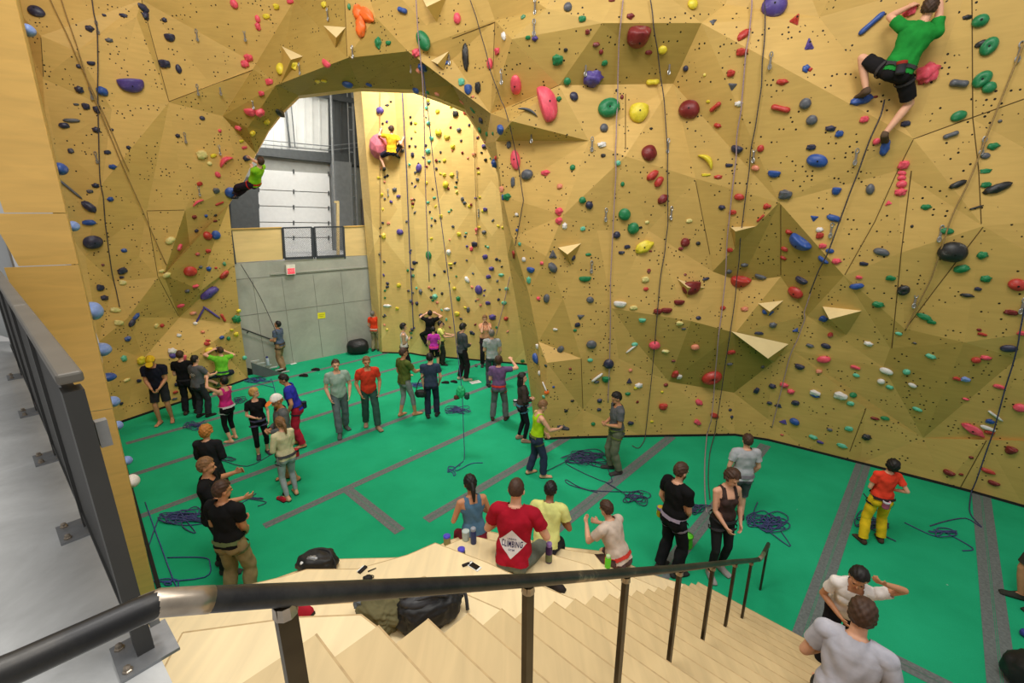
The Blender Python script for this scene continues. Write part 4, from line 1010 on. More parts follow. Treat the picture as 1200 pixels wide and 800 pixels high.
# triangular plywood volumes: a, b = upper corners on the wall, c = tip standing out, drop = pixels down to the lower corner
M_VT = ply_material('volume_ply_lit', (236, 212, 156), axis=(1, 3, 1)); M_VS = ply_material('volume_ply_shade', (190, 156, 80), axis=(1, 3, 1))  # one ply in two colours: upper faces painted as lit, sides as shaded
for a, b_, t_, low, out, lab in (((379, 30), (405, 32), (394, 44), (393, 56), .22, 'small triangular wooden volume carrying a green hold on the arch'),
                             ((330, 54), (355, 66), (341, 70), (329, 98), .32, 'tall triangular wooden volume above the yellow holds on the arch'),
                             ((494, -4), (523, -3), (500, 8), (512, 26), .4, 'wooden volume cut by the top of the arch, beside the green disc'),
                             ((505, 71), (526, 60), (513, 75), (520, 82), .2, 'triangular wooden volume carrying a mint hold beside the green disc'),
                             ((654, 290), (681, 285), (665, 298), (669, 311), .3, 'triangular wooden volume with a navy ball beneath it'),
                             ((856, 266), (886, 265), (862, 271), (861, 291), .3, 'triangular wooden volume just above the red bowl hold'),
                             ((794, 327), (827, 337), (806, 337), (805, 349), .25, 'triangular wooden volume carrying a maroon bowl hold'),
                             ((888, 355), (918, 352), (902, 365), (900, 370), .25, 'triangular wooden volume near the blue bowl, the smaller below it'),
                             ((964, 359), (1010, 364), (972, 374), (992, 392), .4, 'long triangular wooden volume under the red domed hold'),
                             ((857, 388), (924, 403), (900, 420), (908, 424), .45, 'largest wooden volume, wedge shaped, above the big red ring')):
    A, B_, L_ = hit(*a)[0], hit(*b_)[0], hit(*low)[0]
    h0 = hit(*t_); C_ = CAM + (h0[0] - CAM) * (1 - out / h0[3])
    e = empty('wooden_volume', label=lab, cat='climbing volume', group='wooden volumes')
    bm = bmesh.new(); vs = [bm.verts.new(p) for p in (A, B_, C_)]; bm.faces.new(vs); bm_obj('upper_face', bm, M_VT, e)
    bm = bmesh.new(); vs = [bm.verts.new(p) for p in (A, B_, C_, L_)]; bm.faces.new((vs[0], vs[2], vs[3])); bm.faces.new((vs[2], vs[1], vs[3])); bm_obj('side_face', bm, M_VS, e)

# ================================================================== quickdraws
M_SL = simple('sling_grey', (120, 112, 104), .8); M_AL = simple('carabiner_metal', (176, 176, 176), .35, .8)
M_SLW = simple('sling_white', (206, 204, 198), .8)
QDR = "114 33;107 110;231 42;287 42;232 106;217 162;113 185;385 18;352 82;414 62;482 77;527 68;588 90;628 8;686 80;784 78;694 170;782 172;884 182;903 72;710 252;693 313;786 250;1003 184;1194 62;1151 172;974 270;1102 274;1072 352;1198 358;233 224;257 176;297 122;258 105;626 34;623 158;561 250;455 226;536 205;446 300"
def qd_mesh():
    bm = bmesh.new(); bar(bm, (0, 0, -.05), (0, 0, -.17), .022, .006, up=Vector((0, 1, 0))); sl = bpy.data.meshes.new('sling'); bm.to_mesh(sl); bm.free(); sl.materials.append(M_SL)
    bm = bmesh.new(); tube(bm, [(0.016 * math.cos(a), 0, .03 * math.sin(a)) for a in [k * math.pi / 5 for k in range(11)]], .007, 6); cb = bpy.data.meshes.new('carabiner'); bm.to_mesh(cb); bm.free(); cb.materials.append(M_AL)
    return sl, cb
SLM, CBM = qd_mesh()
qn = 0
def near_lm(px, py):
    L = sorted(LMK, key=lambda L: math.hypot(L['x'] - px, L['y'] - py))[0]
    return L
cnt = {}
for it in QDR.split(';'):
    px, py = map(float, it.split()); h = hit(px, py)
    if not h: continue
    L = near_lm(px, py); k = cnt.get(L['nm'], 0); cnt[L['nm']] = k + 1
    e = empty('quickdraw', h[0] + h[1] * .03 + Vector((0, 0, .12)), math.atan2(h[1].x, -h[1].y), label='grey sling quickdraw, %sone out from the %s' % (ORD[k], L['nm']), cat='quickdraw', group='quickdraws on the walls')
    for nm, me, z in (('sling', SLM, 0), ('carabiner', CBM, -.02), ('carabiner', CBM, -.2)):
        o = bpy.data.objects.new(nm, me); COL.objects.link(o); o.parent = e; o.location = (0, 0, z); o.scale = (1.4, 1.4, 1.3)

# ================================================================== ropes
def rope_mat(name, a, b):
    t = NT(name); co = t.n('ShaderNodeTexCoord'); nz = t.n('ShaderNodeTexNoise', i_Scale=60.0); t.l(co.outputs['Object'], nz.inputs['Vector'])
    t.l(t.ramp(nz.outputs[0], [(.4, srgb(a)), (.6, srgb(b))]), t.b.inputs['Base Color']); t.b.inputs['Roughness'].default_value = .85
    return t.m
RM = {'n': rope_mat('rope_navy', (36, 42, 74), (70, 74, 110)), 'k': rope_mat('rope_dark', (44, 40, 44), (90, 82, 84)), 'l': rope_mat('rope_lavender', (150, 126, 138), (176, 150, 152)), 'b': rope_mat('rope_tan', (148, 118, 72), (164, 134, 84)), 'p': rope_mat('rope_purple', (70, 60, 110), (52, 74, 120)), 'u': rope_mat('rope_blue', (40, 60, 120), (74, 84, 150))}
def wall_rope(pts, c_, lab, r=.009, off=.07, tail=(), which=None, name='climbing_rope'):
    P = []
    for i in range(len(pts) - 1):
        for k in range(4):
            t = k / 4; P.append((pts[i][0] + (pts[i + 1][0] - pts[i][0]) * t, pts[i][1] + (pts[i + 1][1] - pts[i][1]) * t))
    P.append(pts[-1]); W = []
    for x, y in P:
        h = hit(x, y, which)
        f = at_z(x, y, .02)
        if h and h[0].z > .0: W.append(h[0] + h[1] * off)
        else: W.append(f)
    # lift over ridges: a rope under tension never dips far into hollows
    for _ in range(3):
        for i in range(1, len(W) - 1):
            m = (W[i - 1] + W[i + 1]) / 2
            if (m - CAM).length < (W[i] - CAM).length: W[i] = CAM + (W[i] - CAM).normalized() * ((W[i] - CAM).length * .4 + (m - CAM).length * .6)
    for x, y in tail: W.append(at_z(x, y, .012))
    bm = bmesh.new(); tube(bm, smooth_path(W, 3), r, 6); o = bm_obj(name, bm, RM[c_], smooth=True)
    return tag(o, lab, 'rope', 'hanging ropes')
wall_rope([(109, 0), (114, 37), (115, 125), (117, 198), (122, 262), (130, 317), (139, 360)], 'k', 'dark rope hanging down the wall beside the landing past the big purple bowl', .011)
wall_rope([(60, 0), (92, 70), (125, 140), (150, 200)], 'b', 'tan rope slanting across the top of the wall beside the landing', .01)
wall_rope([(73, 0), (105, 100), (152, 215), (195, 310)], 'b', 'long tan rope slanting down the wall beside the landing', .01)
wall_rope([(553, 0), (560, 20), (585, 105), (600, 150), (610, 200), (615, 235), (609, 270), (606, 287)], 'k', 'dark rope passing the pink teardrops beside the arch', .009)
wall_rope([(729, 0), (724, 50), (722, 125), (721, 200), (715, 325), (714, 395), (712, 470)], 'l', 'pale lavender rope down the main wall past the purple boulder hold', .011)
wall_rope([(760, 0), (770, 60), (776, 120), (780, 180), (781, 262), (772, 335), (767, 397), (755, 507)], 'k', 'dark rope down the main wall past the round maroon ball', .010, tail=((754, 518), (748, 525), (741, 522)))
wall_rope([(881, 0), (875, 60), (869, 130), (861, 200), (850, 307), (841, 390), (832, 490), (827, 508)], 'l', 'pale lavender rope down the main wall beside a dark one near the red bowl', .011, tail=((826, 540), (826, 575), (828, 600)))
wall_rope([(896, 0), (893, 100), (878, 200), (865, 305), (854, 390), (840, 480), (836, 507)], 'k', 'dark rope down the main wall beside a lavender one near the red bowl', .010, tail=((832, 530), (830, 560), (832, 585)))
wall_rope([(1036, 118), (1005, 200), (975, 282), (952, 341)], 'k', 'dark rope running down from the green shirted climber', .011, off=.1)
wall_rope([(952, 341), (942, 372), (925, 420), (905, 500)], 'l', 'pale rope end below the dark rope of the green shirted climber', .010)
wall_rope([(1199, 50), (1150, 172), (1110, 267), (1090, 325), (1060, 385)], 'b', 'tan rope slanting down past the big black boulder', .011)
wall_rope([(1200, 358), (1192, 400), (1165, 500), (1146, 555), (1138, 574)], 'n', 'navy rope down the wall near the long pink hold', .010, tail=((1136, 596), (1140, 606), (1150, 617), (1146, 615), (1132, 607), (1110, 610), (1090, 616)))
wall_rope([(473, 108), (478, 200), (481, 280), (486, 385)], 'p', 'purple rope down the far wall beside the yellow shirted climber', .016, which=('far',))

wall_rope([(556, 146), (559, 250), (561, 290)], 'b', 'tan rope down the pale diamond sheets of the far wall', .012, which=('far',))
wall_rope([(446, 105), (446, 200), (447, 300), (447, 395)], 'b', 'thin tan rope down the edge sheet of the far wall', .012, which=('far',))
wall_rope([(598, 324), (590, 360), (582, 392)], 'l', 'short lavender rope low on the far wall by the peach topped woman', .014, which=('far',))
def free_rope(P, c_, lab, r=.009):
    bm = bmesh.new(); tube(bm, smooth_path(P, 5), r, 6); o = bm_obj('climbing_rope', bm, RM[c_], smooth=True); return tag(o, lab, 'rope', 'hanging ropes')
free_rope([at_d(486, -30, 10.0), at_d(490, 40, 10.1), at_d(496, 110, 10.4), at_d(499, 230, 10.8), at_d(503, 330, 11.4)], 'l', 'lavender rope hanging free through the arch in front of the far wall', .011)
free_rope([at_d(493, 60, 10.9), at_d(502, 135, 11.0), at_d(509, 200, 11.0), at_d(521, 290, 10.8), at_d(533, 388, 10.3), at_d(541, 455, 9.7), at_d(543, 500, 9.3), at_z(544, 537, .02), at_z(538, 546, .012)], 'p', 'purple rope hanging through the arch with a green bundle clipped to it', .009)
free_rope([c(280, 309, .25), at_d(305, 348, 14.9), at_d(325, 392, 14.55)], 'k', 'taut dark rope running up from the person in slate blue tee', .011)
# rope piles lying on the floor
def pile(cx, cy, wpx, hpx, c_, lab, seed, loops=9, tails=(), r=.009, name='rope_pile'):
    rd = random.Random(seed); P = []
    ctr = at_z(cx, cy); ex = at_z(cx + wpx / 2, cy) - ctr; ey = at_z(cx, cy - hpx / 2) - ctr
    def pt(a, b, z): return ctr + ex * a + ey * b + Vector((0, 0, z))
    for x, y in tails[:1]: P.append(at_z(x, y, .012))
    for i in range(loops):                              # every loop has its own centre, size and slant
        ox, oy = rd.uniform(-.5, .5), rd.uniform(-.4, .4); sx, sy = rd.uniform(.22, .62), rd.uniform(.15, .6); sl = rd.uniform(-.5, .5); th0 = rd.uniform(0, 6.3); dr_ = rd.choice((-1, 1))
        n_ = rd.choice((4, 5, 6))
        for k in range(n_):
            th = th0 + dr_ * k * 2 * math.pi / 5
            a_, b_ = sx * math.cos(th), sy * math.sin(th)
            P.append(pt(ox + a_ + sl * b_, oy + b_ + rd.uniform(-.08, .08), .012 + .045 * rd.random() * min(1, loops / 6)))
    for x, y in tails[1:]: P.append(at_z(x, y, .012))
    bm = bmesh.new(); tube(bm, smooth_path(P, 4), r, 5); o = bm_obj(name, bm, RM[c_], smooth=True)
    return tag(o, lab, 'rope', 'rope piles on the green floor')
pile(222, 609, 80, 30, 'p', 'wide tangled purple and navy rope pile beside the man in khaki trousers', 1, 15, ((174, 640), (262, 598), (285, 588), (300, 578)))
pile(198, 684, 34, 12, 'u', 'loose blue rope loops at the foot of the plywood panel', 2, 3, ((170, 588), (240, 676), (246, 660), (238, 653), (196, 653)))
pile(229, 501, 34, 13, 'p', 'small rope pile behind the man in the black sweatshirt', 3, 7, ((240, 492),))
pile(300, 446, 36, 9, 'u', 'flat rope coil near the foot of the metal stair', 4, 9, ((322, 454), (325, 470)))
pile(282, 470, 20, 13, 'n', 'small rope pile by the pink topped woman and the blond woman', 5, 6)
pile(262, 540, 34, 16, 'n', 'thin rope loop on the floor below the blond woman in black', 6, 2, ((237, 545), (290, 546), (318, 532)), .008)
pile(304, 583, 30, 12, 'n', 'thin dark rope loops beside the woman in the cream sweater', 7, 2, ((284, 583), (312, 588), (302, 593)), .008)
pile(540, 482, 38, 12, 'p', 'purple rope pile beneath the hanging green device', 8, 9)
pile(530, 553, 24, 14, 'u', 'blue rope end lying on the open green floor', 9, 2, ((543, 540), (552, 543), (566, 542)))
pile(486, 452, 26, 8, 'u', 'small rope pile behind the man with the shoulder bag', 10, 6)
pile(688, 536, 62, 26, 'n', 'large navy rope tangle between the lime shirted climber and the man in grey', 11, 16, ((640, 552), (714, 566), (712, 548)))
pile(742, 584, 44, 20, 'n', 'navy rope pile with a long tail in the middle of the floor', 12, 7, ((710, 565), (690, 574), (664, 562), (668, 568), (700, 577)))
pile(817, 598, 30, 16, 'n', 'dark rope pile between the man in black and the woman in the tank top', 13, 6)
pile(898, 613, 54, 28, 'p', 'purple rope pile near the end of the stair handrail', 14, 14, ((888, 588), (925, 640), (915, 622)))
pile(1020, 612, 40, 26, 'n', 'navy rope tangle behind the feet of the woman in yellow trousers', 15, 8, ((1012, 578), (1050, 634)))
pile(1098, 625, 44, 16, 'p', 'long flat navy rope loop beside the wide grey seam', 16, 4, ((1060, 612), (1140, 642), (1128, 645)))
pile(478, 402, 44, 9, 'n', 'dark rope heap at the foot of the far wall', 17, 10)
pile(530, 408, 40, 10, 'n', 'dark rope loops at the foot of the far wall beside the boy in yellow', 18, 7)
pile(583, 436, 22, 14, 'n', 'rope heap beside the woman in the peach top', 19, 7)
# ================================================================== people
SKIN = {'a': simple('skin_light', (222, 168, 138), .55, var=.06, scale=12), 'b': simple('skin_tan', (196, 138, 102), .55, var=.06, scale=12), 'c': simple('skin_brown', (150, 98, 70), .55, var=.06, scale=12)}
HAIR = {'k': simple('hair_black', (24, 20, 20), .55, var=.3, scale=40), 'n': simple('hair_brown', (66, 44, 32), .6, var=.3, scale=40), 'l': simple('hair_light_brown', (122, 88, 56), .6, var=.3, scale=40), 'y': simple('hair_blond', (190, 146, 84), .6, var=.25, scale=40), 'o': simple('hair_ginger_blond', (176, 116, 54), .6, var=.25, scale=40), 'g': simple('hair_grey', (120, 112, 106), .6, var=.2, scale=40)}
M_EYE = simple('eye_dark', (40, 30, 26), .3); M_LIP = simple('lip', (170, 92, 84), .5)

def capsule(A, B, ra, rb, n=12, m=4):
    A = Vector(A); B = Vector(B); d = B - A; L = d.length
    if L < 1e-6: d = Vector((0, 0, 1)); B = A + d * 1e-4; L = 1e-4
    d = d / L
    x = d.cross(Vector((0, 0, 1)) if abs(d.z) < .9 else Vector((1, 0, 0))).normalized(); y = d.cross(x)
    prof = []
    for i in range(m + 1):
        a = math.pi / 2 * i / m; prof.append((A - d * ra * math.cos(a), ra * math.sin(a)))
    for i in range(m + 1):
        a = math.pi / 2 * i / m; prof.append((B + d * rb * math.sin(a), rb * math.cos(a)))
    V, Fc = [], []
    for c_, r in prof:
        for k in range(n):
            a = 2 * math.pi * k / n; V.append(c_ + (x * math.cos(a) + y * math.sin(a)) * max(r, 1e-4))
    for i in range(len(prof) - 1):
        for k in range(n):
            j = (k + 1) % n; Fc.append((i * n + k, i * n + j, (i + 1) * n + j, (i + 1) * n + k))
    Fc.append(tuple(range(n))[::-1]); Fc.append(tuple(range((len(prof) - 1) * n, len(prof) * n)))
    return V, Fc
def ellipsoid(c_, ax, n=14, m=9):
    """ax: three half-axis vectors"""
    V, Fc = [], []
    for i in range(m + 1):
        a = math.pi * i / m
        for k in range(n):
            b = 2 * math.pi * k / n
            s = max(math.sin(a), 1e-3)
            V.append(Vector(c_) + ax[0] * (s * math.cos(b)) + ax[1] * (s * math.sin(b)) + ax[2] * math.cos(a))
    for i in range(m):
        for k in range(n):
            j = (k + 1) % n; Fc.append((i * n + k, (i + 1) * n + k, (i + 1) * n + j, i * n + j))
    Fc.append(tuple(range(n))); Fc.append(tuple(range(m * n, (m + 1) * n))[::-1])
    return V, Fc

def ik(A, T_, la, lb, pole):
    d = T_ - A; L = d.length
    mx = (la + lb) * .995
    if L > mx: T_ = A + d * (mx / L); d = T_ - A; L = mx
    L = max(L, abs(la - lb) * 1.05 + 1e-4)
    x = d.normalized(); a = (la * la - lb * lb + L * L) / (2 * L)
    h = math.sqrt(max(la * la - a * a, 0))
    p = pole - x * pole.dot(x)
    if p.length < 1e-4: p = Vector((0, 0, 1)) - x * x.z
    p.normalize()
    return A + x * a + p * h, T_

ARM = {'down': ((.20, .04, .80)), 'slack': ((.21, .12, .84)), 'front': ((.05, .24, 1.02)), 'low': ((.06, .22, .88)), 'crossed': ((-.07, .17, 1.16)), 'forward': ((.14, .46, 1.12)), 'hips': ((.19, .10, 1.0)), 'face': ((.05, .16, 1.46)), 'up': ((.2, .22, 1.95)), 'raise': ((.34, .24, 1.62)), 'out': ((.42, .26, 1.25)), 'hair': ((.17, .10, 1.64)), 'high': ((.22, .3, 1.78)), 'back': ((.12, -.12, 1.0)), 'lap': ((.10, .34, .30)), 'knees': ((.12, .42, .36))}

PEOPLE = {}
def person(key, loc, heading, H, label, top=None, bottom=None, hair=None, skin='a', arms=('down', 'down'), lean=0., side=0., head=(0, 0), sex='m', feet=None, shoes=None, sit=None,
           harness=None, cap=None, bag=None, group=None, world=None, vox=None, knees=None, extra=None, torso_up=None, neckless=False, stance=.11):
    """loc: ground (or seat) point. top=(kind,rgb) bottom=(kind,rgb). world: dict of world targets for climbers (pelvis, hl, hr, fl, fr)."""
    s = H / 1.75
    rz = -math.radians(heading)
    root = empty('person', loc, rz, label, 'person', group)
    inv = Matrix.Rotation(-rz, 3, 'Z')
    def to_l(w): return inv @ (Vector(w) - Vector(loc))
    F_, U_, X_ = Vector((0, 1, 0)), Vector((0, 0, 1)), Vector((1, 0, 0))
    wd = .185 if sex == 'm' else .162
    # ---- skeleton
    if world: Pc = to_l(world['pelvis'])
    elif sit is not None: Pc = Vector((0, 0, .15 * s))
    else: Pc = Vector((0, 0, .945 * s))
    up = torso_up and (inv @ Vector(torso_up)).normalized()
    if not up:
        R = Matrix.Rotation(math.radians(side), 3, 'Y') @ Matrix.Rotation(-math.radians(lean), 3, 'X'); up = R @ U_
    if sit is None and not world: Pc = Pc + Vector((-up.x, -up.y, 0)) * .10 * s
    fw = (F_ - up * F_.dot(up)).normalized(); xr = fw.cross(up).normalized()
    def sp(t, x=0., y=0.): return Pc + up * (t * s) + xr * (x * s) + fw * (y * s)
    neck = sp(.53, 0, -.005)
    hy, hp = math.radians(head[0]), math.radians(head[1])
    hu = (U_ * .65 + up * .35).normalized()
    hf = (F_ - hu * F_.dot(hu)).normalized(); hx = hf.cross(hu)
    Rh = Matrix.Rotation(-hy, 3, hu); hf = Rh @ hf; hx = Rh @ hx
    Rp = Matrix.Rotation(-hp, 3, hx); hf = Rp @ hf; hu = Rp @ hu
    hc = neck + (hu * .6 + up * .4).normalized() * .155 * s + hf * .015 * s
    sh = {-1: sp(.455, -wd, 0), 1: sp(.455, wd, 0)}
    hip = {-1: sp(-.04, -.09, 0), 1: sp(-.04, .09, 0)}
    parts = []          # (V, F, class, segA, segB, radius)
    def cap_(A, B, ra, rb, cl, seg=True): parts.append((*capsule(A, B, ra * s, rb * s), cl, A, B, (ra + rb) / 2 * s))
    # torso loft
    f = sex == 'f'
    rings = [(-.13, .075, .065, -.005), (-.09, .135, .10, -.01), (-.02, .168 if not f else .172, .118, -.012), (.06, .152, .108, 0), (.17, .136 if not f else .118, .094, .005), (.30, .158 if not f else .138, .112, .008), (.40, .172 if not f else .15, .108, 0), (.455, .155 if not f else .135, .088, -.006), (.50, .095, .068, -.01), (.54, .056, .056, -.01)]
    V, Fc = [], []; n = 20
    for t, rx, ry, oy in rings:
        for k in range(n):
            a = 2 * math.pi * k / n; ca, sa = math.cos(a), math.sin(a)
            V.append(sp(t, rx * math.copysign(abs(ca) ** .85, ca), oy + ry * math.copysign(abs(sa) ** .85, sa)))
    for i in range(len(rings) - 1):
        for k in range(n):
            j = (k + 1) % n; Fc.append((i * n + k, i * n + j, (i + 1) * n + j, (i + 1) * n + k))
    Fc.append(tuple(range(n))[::-1]); Fc.append(tuple(range((len(rings) - 1) * n, len(rings) * n)))
    parts.append((V, Fc, 1, sp(.05), sp(.40), .125 * s))
    if f:
        for q in (-1, 1): parts.append((*ellipsoid(sp(.325, q * .065, .085), (xr * .055 * s, fw * .05 * s, up * .055 * s)), 1, sp(.325, q * .065, .06), sp(.33, q * .065, .06), .05 * s))
    for q in (-1, 1):
        parts.append((*ellipsoid(sp(-.06, q * .075, -.06), (xr * .078 * s, fw * .075 * s, up * .09 * s)), 1, sp(-.04, q * .06, -.05), sp(-.04, q * .06, -.04), .075 * s))
        cap_(sp(.47, q * .05, -.01), sh[q], .056, .058 if not f else .05, 1)
        cap_(sp(.36, q * .10, 0), sp(.445, q * (wd - .03), 0), .07, .052, 1)
    cap_(neck - up * .03 * s, hc - hu * .06 * s, .056 if not f else .048, .052 if not f else .045, 0)
    # head
    parts.append((*ellipsoid(hc + hu * .02 * s - hf * .012 * s, (hx * .076 * s, hf * .094 * s, hu * .102 * s)), 0, hc, hc + hu * .02 * s, .09 * s))
    parts.append((*ellipsoid(hc - hu * .055 * s + hf * .028 * s, (hx * .054 * s, hf * .058 * s, hu * .062 * s)), 0, hc - hu * .05 * s + hf * .02 * s, hc - hu * .06 * s + hf * .03 * s, .055 * s))
    cap_(hc + hf * .082 * s - hu * .008 * s, hc + hf * .102 * s - hu * .034 * s, .009, .014, 0)
    cap_(hc + hf * .078 * s + hu * .018 * s - hx * .035 * s, hc + hf * .078 * s + hu * .018 * s + hx * .035 * s, .012, .012, 0)
    cap_(hc + hf * .074 * s - hu * .066 * s - hx * .016 * s, hc + hf * .074 * s - hu * .066 * s + hx * .016 * s, .011, .011, 0)
    for q in (-1, 1):
        parts.append((*ellipsoid(hc + hx * q * .078 * s - hf * .008 * s - hu * .012 * s, (hx * .011 * s, hf * .02 * s, hu * .032 * s)), 0, hc, hc, .07 * s))
    # arms
    hands = {}
    for q, nm in ((-1, 0), (1, 1)):
        a = arms[nm]
        if world and ('hl', 'hr')[nm] in world: tg = to_l(world[('hl', 'hr')[nm]])
        else:
            v = ARM[a] if isinstance(a, str) else a
            tg = Vector((q * v[0] * s, v[1] * s, v[2] * s))
            base = Vector((0, 0, .945 * s))
            if sit is None and not world and v[2] > .98: # hands above the waist follow the torso
                r = tg - base; tg = Pc + xr * r.x + fw * r.y + up * r.z
        pole = xr * q * .55 - fw * .5 - U_ * .6 if not world else xr * q * 1.0 - U_ * .5 + fw * -.2
        ua, fa = .285 * s, .25 * s
        d_ = (tg - sh[q])
        wr = tg - d_.normalized() * .07 * s if d_.length > .2 else tg
        el, wr = ik(sh[q], wr, ua, fa, pole)
        m_ = 1.0 if not f else .84
        cap_(sh[q], el, .056 * m_, .041 * m_, 2); cap_(el, el.lerp(wr, .3), .041 * m_, .043 * m_, 3); cap_(el.lerp(wr, .3), wr, .043 * m_, .028 * m_, 3)
        parts[-2] = parts[-2][:3] + (el, wr, .038 * s); parts[-1] = parts[-1][:3] + (el, wr, .036 * s)
        d = (wr - el).normalized(); l = (F_ * .7 + U_ * .75); l = (l - d * l.dot(d)).normalized(); pn = d.cross(l) * (1 if q > 0 else -1)
        pn = -pn if pn.dot(xr) * q > 0 else pn
        hs = s * (1.0 if not f else .9)
        for o_ in (-.026, 0, .026): 
            A = wr + l * o_ * .55 * hs + d * .012 * hs; B = wr + l * o_ * hs + d * .085 * hs
            parts.append((*capsule(A, B, .017 * hs, .015 * hs, 8, 3), 4, A, B, .016 * s))
        for o_, ln in ((-.033, .058), (-.011, .072), (.011, .076), (.033, .068)):
            A = wr + l * o_ * hs + d * .088 * hs; B = A + (d * .85 + pn * .45 + l * o_ * 1.6).normalized() * ln * .55 * hs; C_ = B + (d * .45 + pn * .9).normalized() * ln * .5 * hs
            parts.append((*capsule(A, B, .0105 * hs, .0095 * hs, 7, 2), 4, A, B, .01 * s)); parts.append((*capsule(B, C_, .0095 * hs, .0085 * hs, 7, 2), 4, B, C_, .009 * s))
        A = wr + l * .028 * hs + d * .03 * hs; B = A + (d * .6 + l * .75 + pn * .2).normalized() * .035 * hs; C_ = B + (d * .85 + l * .25 + pn * .35).normalized() * .03 * hs
        parts.append((*capsule(A, B, .013 * hs, .0115 * hs, 7, 2), 4, A, B, .012 * s)); parts.append((*capsule(B, C_, .0115 * hs, .0095 * hs, 7, 2), 4, B, C_, .01 * s))
        hands[q] = (wr, d, l, pn)
    # legs
    th, sn = .425 * s, .415 * s
    ank = {}
    for q, nm in ((-1, 0), (1, 1)):
        if world and ('fl', 'fr')[nm] in world:
            tg = to_l(world[('fl', 'fr')[nm]]); pole = F_ * .55 + xr * q * .9 + U_ * .35; fd = (F_ * .8 + xr * q * .25 - U_ * .1).normalized(); tg = tg - fd * .12 * s + U_ * .05 * s
        elif sit is not None:
            fx, fy, fz = (feet[nm] if feet else (q * .13, .46, sit)); tg = Vector((fx * s, fy * s, fz + .085 * s)); pole = F_ * .6 + U_ + xr * q * .15; fd = Vector((q * .2, 1, 0)).normalized()
        else:
            fx, fy = (feet[nm] if feet else (q * stance, -.02 + .05 * q)); tg = Vector((fx * s, fy * s, .085 * s)); pole = F_ + xr * q * .15; fd = Vector((q * .22, 1, 0)).normalized()
            if feet and nm < len(feet) and len(feet[nm]) > 2: pass
        hp_ = hip[q]
        kn, an = ik(hp_, tg, th, sn, pole)
        m_ = 1.0 if not f else .97
        cap_(hp_, kn, .088 * m_, .056 * m_, 5); 
        cap_(kn, kn.lerp(an, .32), .054 * m_, .056 * m_, 6); cap_(kn.lerp(an, .32), an, .056 * m_, .036 * m_, 6)
        parts[-2] = parts[-2][:3] + (kn, an, .05 * s); parts[-1] = parts[-1][:3] + (kn, an, .046 * s)
        sole = an - U_ * .05 * s
        if world: sole = an - (U_ * .045) * s
        hl = sole - fd * .045 * s; ml = sole + fd * .10 * s - U_ * .004 * s; to = sole + fd * .165 * s - U_ * .012 * s
        sd = fd.cross(U_)
        cap_(an, hl + U_ * .012 * s, .037, .036, 7); cap_(an - U_ * .01 * s, ml, .036, .030, 7)
        for o_, r_ in ((-.022, .022), (.02, .024)):
            A = hl + sd * o_ * .4 * s; B = to + sd * o_ * s
            parts.append((*capsule(A, B, .032 * s, r_ * s, 9, 3), 7, A, B, .028 * s))
        for o_ in (-.034, -.02, -.006, .009, .027):
            A = to + sd * o_ * s; B = A + fd * (.028 if o_ < .02 else .034) * s - U_ * .004 * s
            parts.append((*capsule(A, B, .013 * s, .011 * s, 6, 2), 7, A, B, .012 * s))
        ank[q] = (an, fd)
    # ---- one continuous surface
    AV, AF = [], []
    for p in parts:
        b = len(AV); AV += [tuple(v) for v in p[0]]; AF += [tuple(b + i for i in fc) for fc in p[1]]
    me = bpy.data.meshes.new('tmp'); me.from_pydata(AV, [], AF); me.update()
    tmp = bpy.data.objects.new('tmp', me); COL.objects.link(tmp)
    dist = proj(Vector(loc) + Vector((0, 0, .9)))[2]
    m = tmp.modifiers.new('r', 'REMESH'); m.mode = 'VOXEL'; m.voxel_size = vox or (.009 if dist < 6 else .0105 if dist < 9 else .012); m.adaptivity = 0
    m2 = tmp.modifiers.new('s', 'SMOOTH'); m2.factor = .5; m2.iterations = 3
    dg = bpy.context.evaluated_depsgraph_get(); bm_ = bpy.data.meshes.new_from_object(tmp.evaluated_get(dg))
    bpy.data.objects.remove(tmp); bpy.data.meshes.remove(me)
    bm_.name = 'body'; bm_.polygons.foreach_set('use_smooth', [True] * len(bm_.polygons))
    link('body', bm_, SKIN[skin], root)
    nV = len(bm_.vertices); co_ = np.empty(nV * 3, 'f'); bm_.vertices.foreach_get('co', co_); co_ = co_.reshape(-1, 3)
    no_ = np.empty(nV * 3, 'f'); bm_.vertices.foreach_get('normal', no_); no_ = no_.reshape(-1, 3)
    nF = len(bm_.polygons); ls = np.empty(nF, 'i'); lt_ = np.empty(nF, 'i'); bm_.polygons.foreach_get('loop_start', ls); bm_.polygons.foreach_get('loop_total', lt_)
    lv = np.empty(len(bm_.loops), 'i'); bm_.loops.foreach_get('vertex_index', lv)
    quads = np.stack([lv[ls], lv[ls + 1], lv[ls + 2], lv[ls + np.minimum(3, lt_ - 1)]], 1); istri = lt_ == 3
    best = np.full(nV, 1e9); cls = np.zeros(nV, 'i'); tt = np.zeros(nV)
    sidev = np.zeros(nV, 'i')
    for p in parts:
        A = np.array(p[3], 'f'); B = np.array(p[4], 'f'); ab = B - A; L2 = max(float(ab @ ab), 1e-9)
        t = np.clip(((co_ - A) @ ab) / L2, 0, 1); d = np.linalg.norm(co_ - (A + t[:, None] * ab), axis=1) - p[5]
        k = d < best; best[k] = d[k]; cls[k] = p[2]; tt[k] = t[k]
        sidev[k] = 1 if (p[3] - Pc).dot(xr) > 0 else -1
    rel = co_ - np.array(Pc, 'f'); spv = rel @ np.array(up, 'f') / s; xv = rel @ np.array(xr, 'f') / s; yv = rel @ np.array(fw, 'f') / s
    rh = co_ - np.array(hc, 'f'); hz = rh @ np.array(hu, 'f') / s; hyv = rh @ np.array(hf, 'f') / s; hxv = rh @ np.array(hx, 'f') / s
    rs = np.random.RandomState(abs(hash(key)) % 1000 if False else sum(map(ord, key)))
    ph = rs.rand(6) * 6
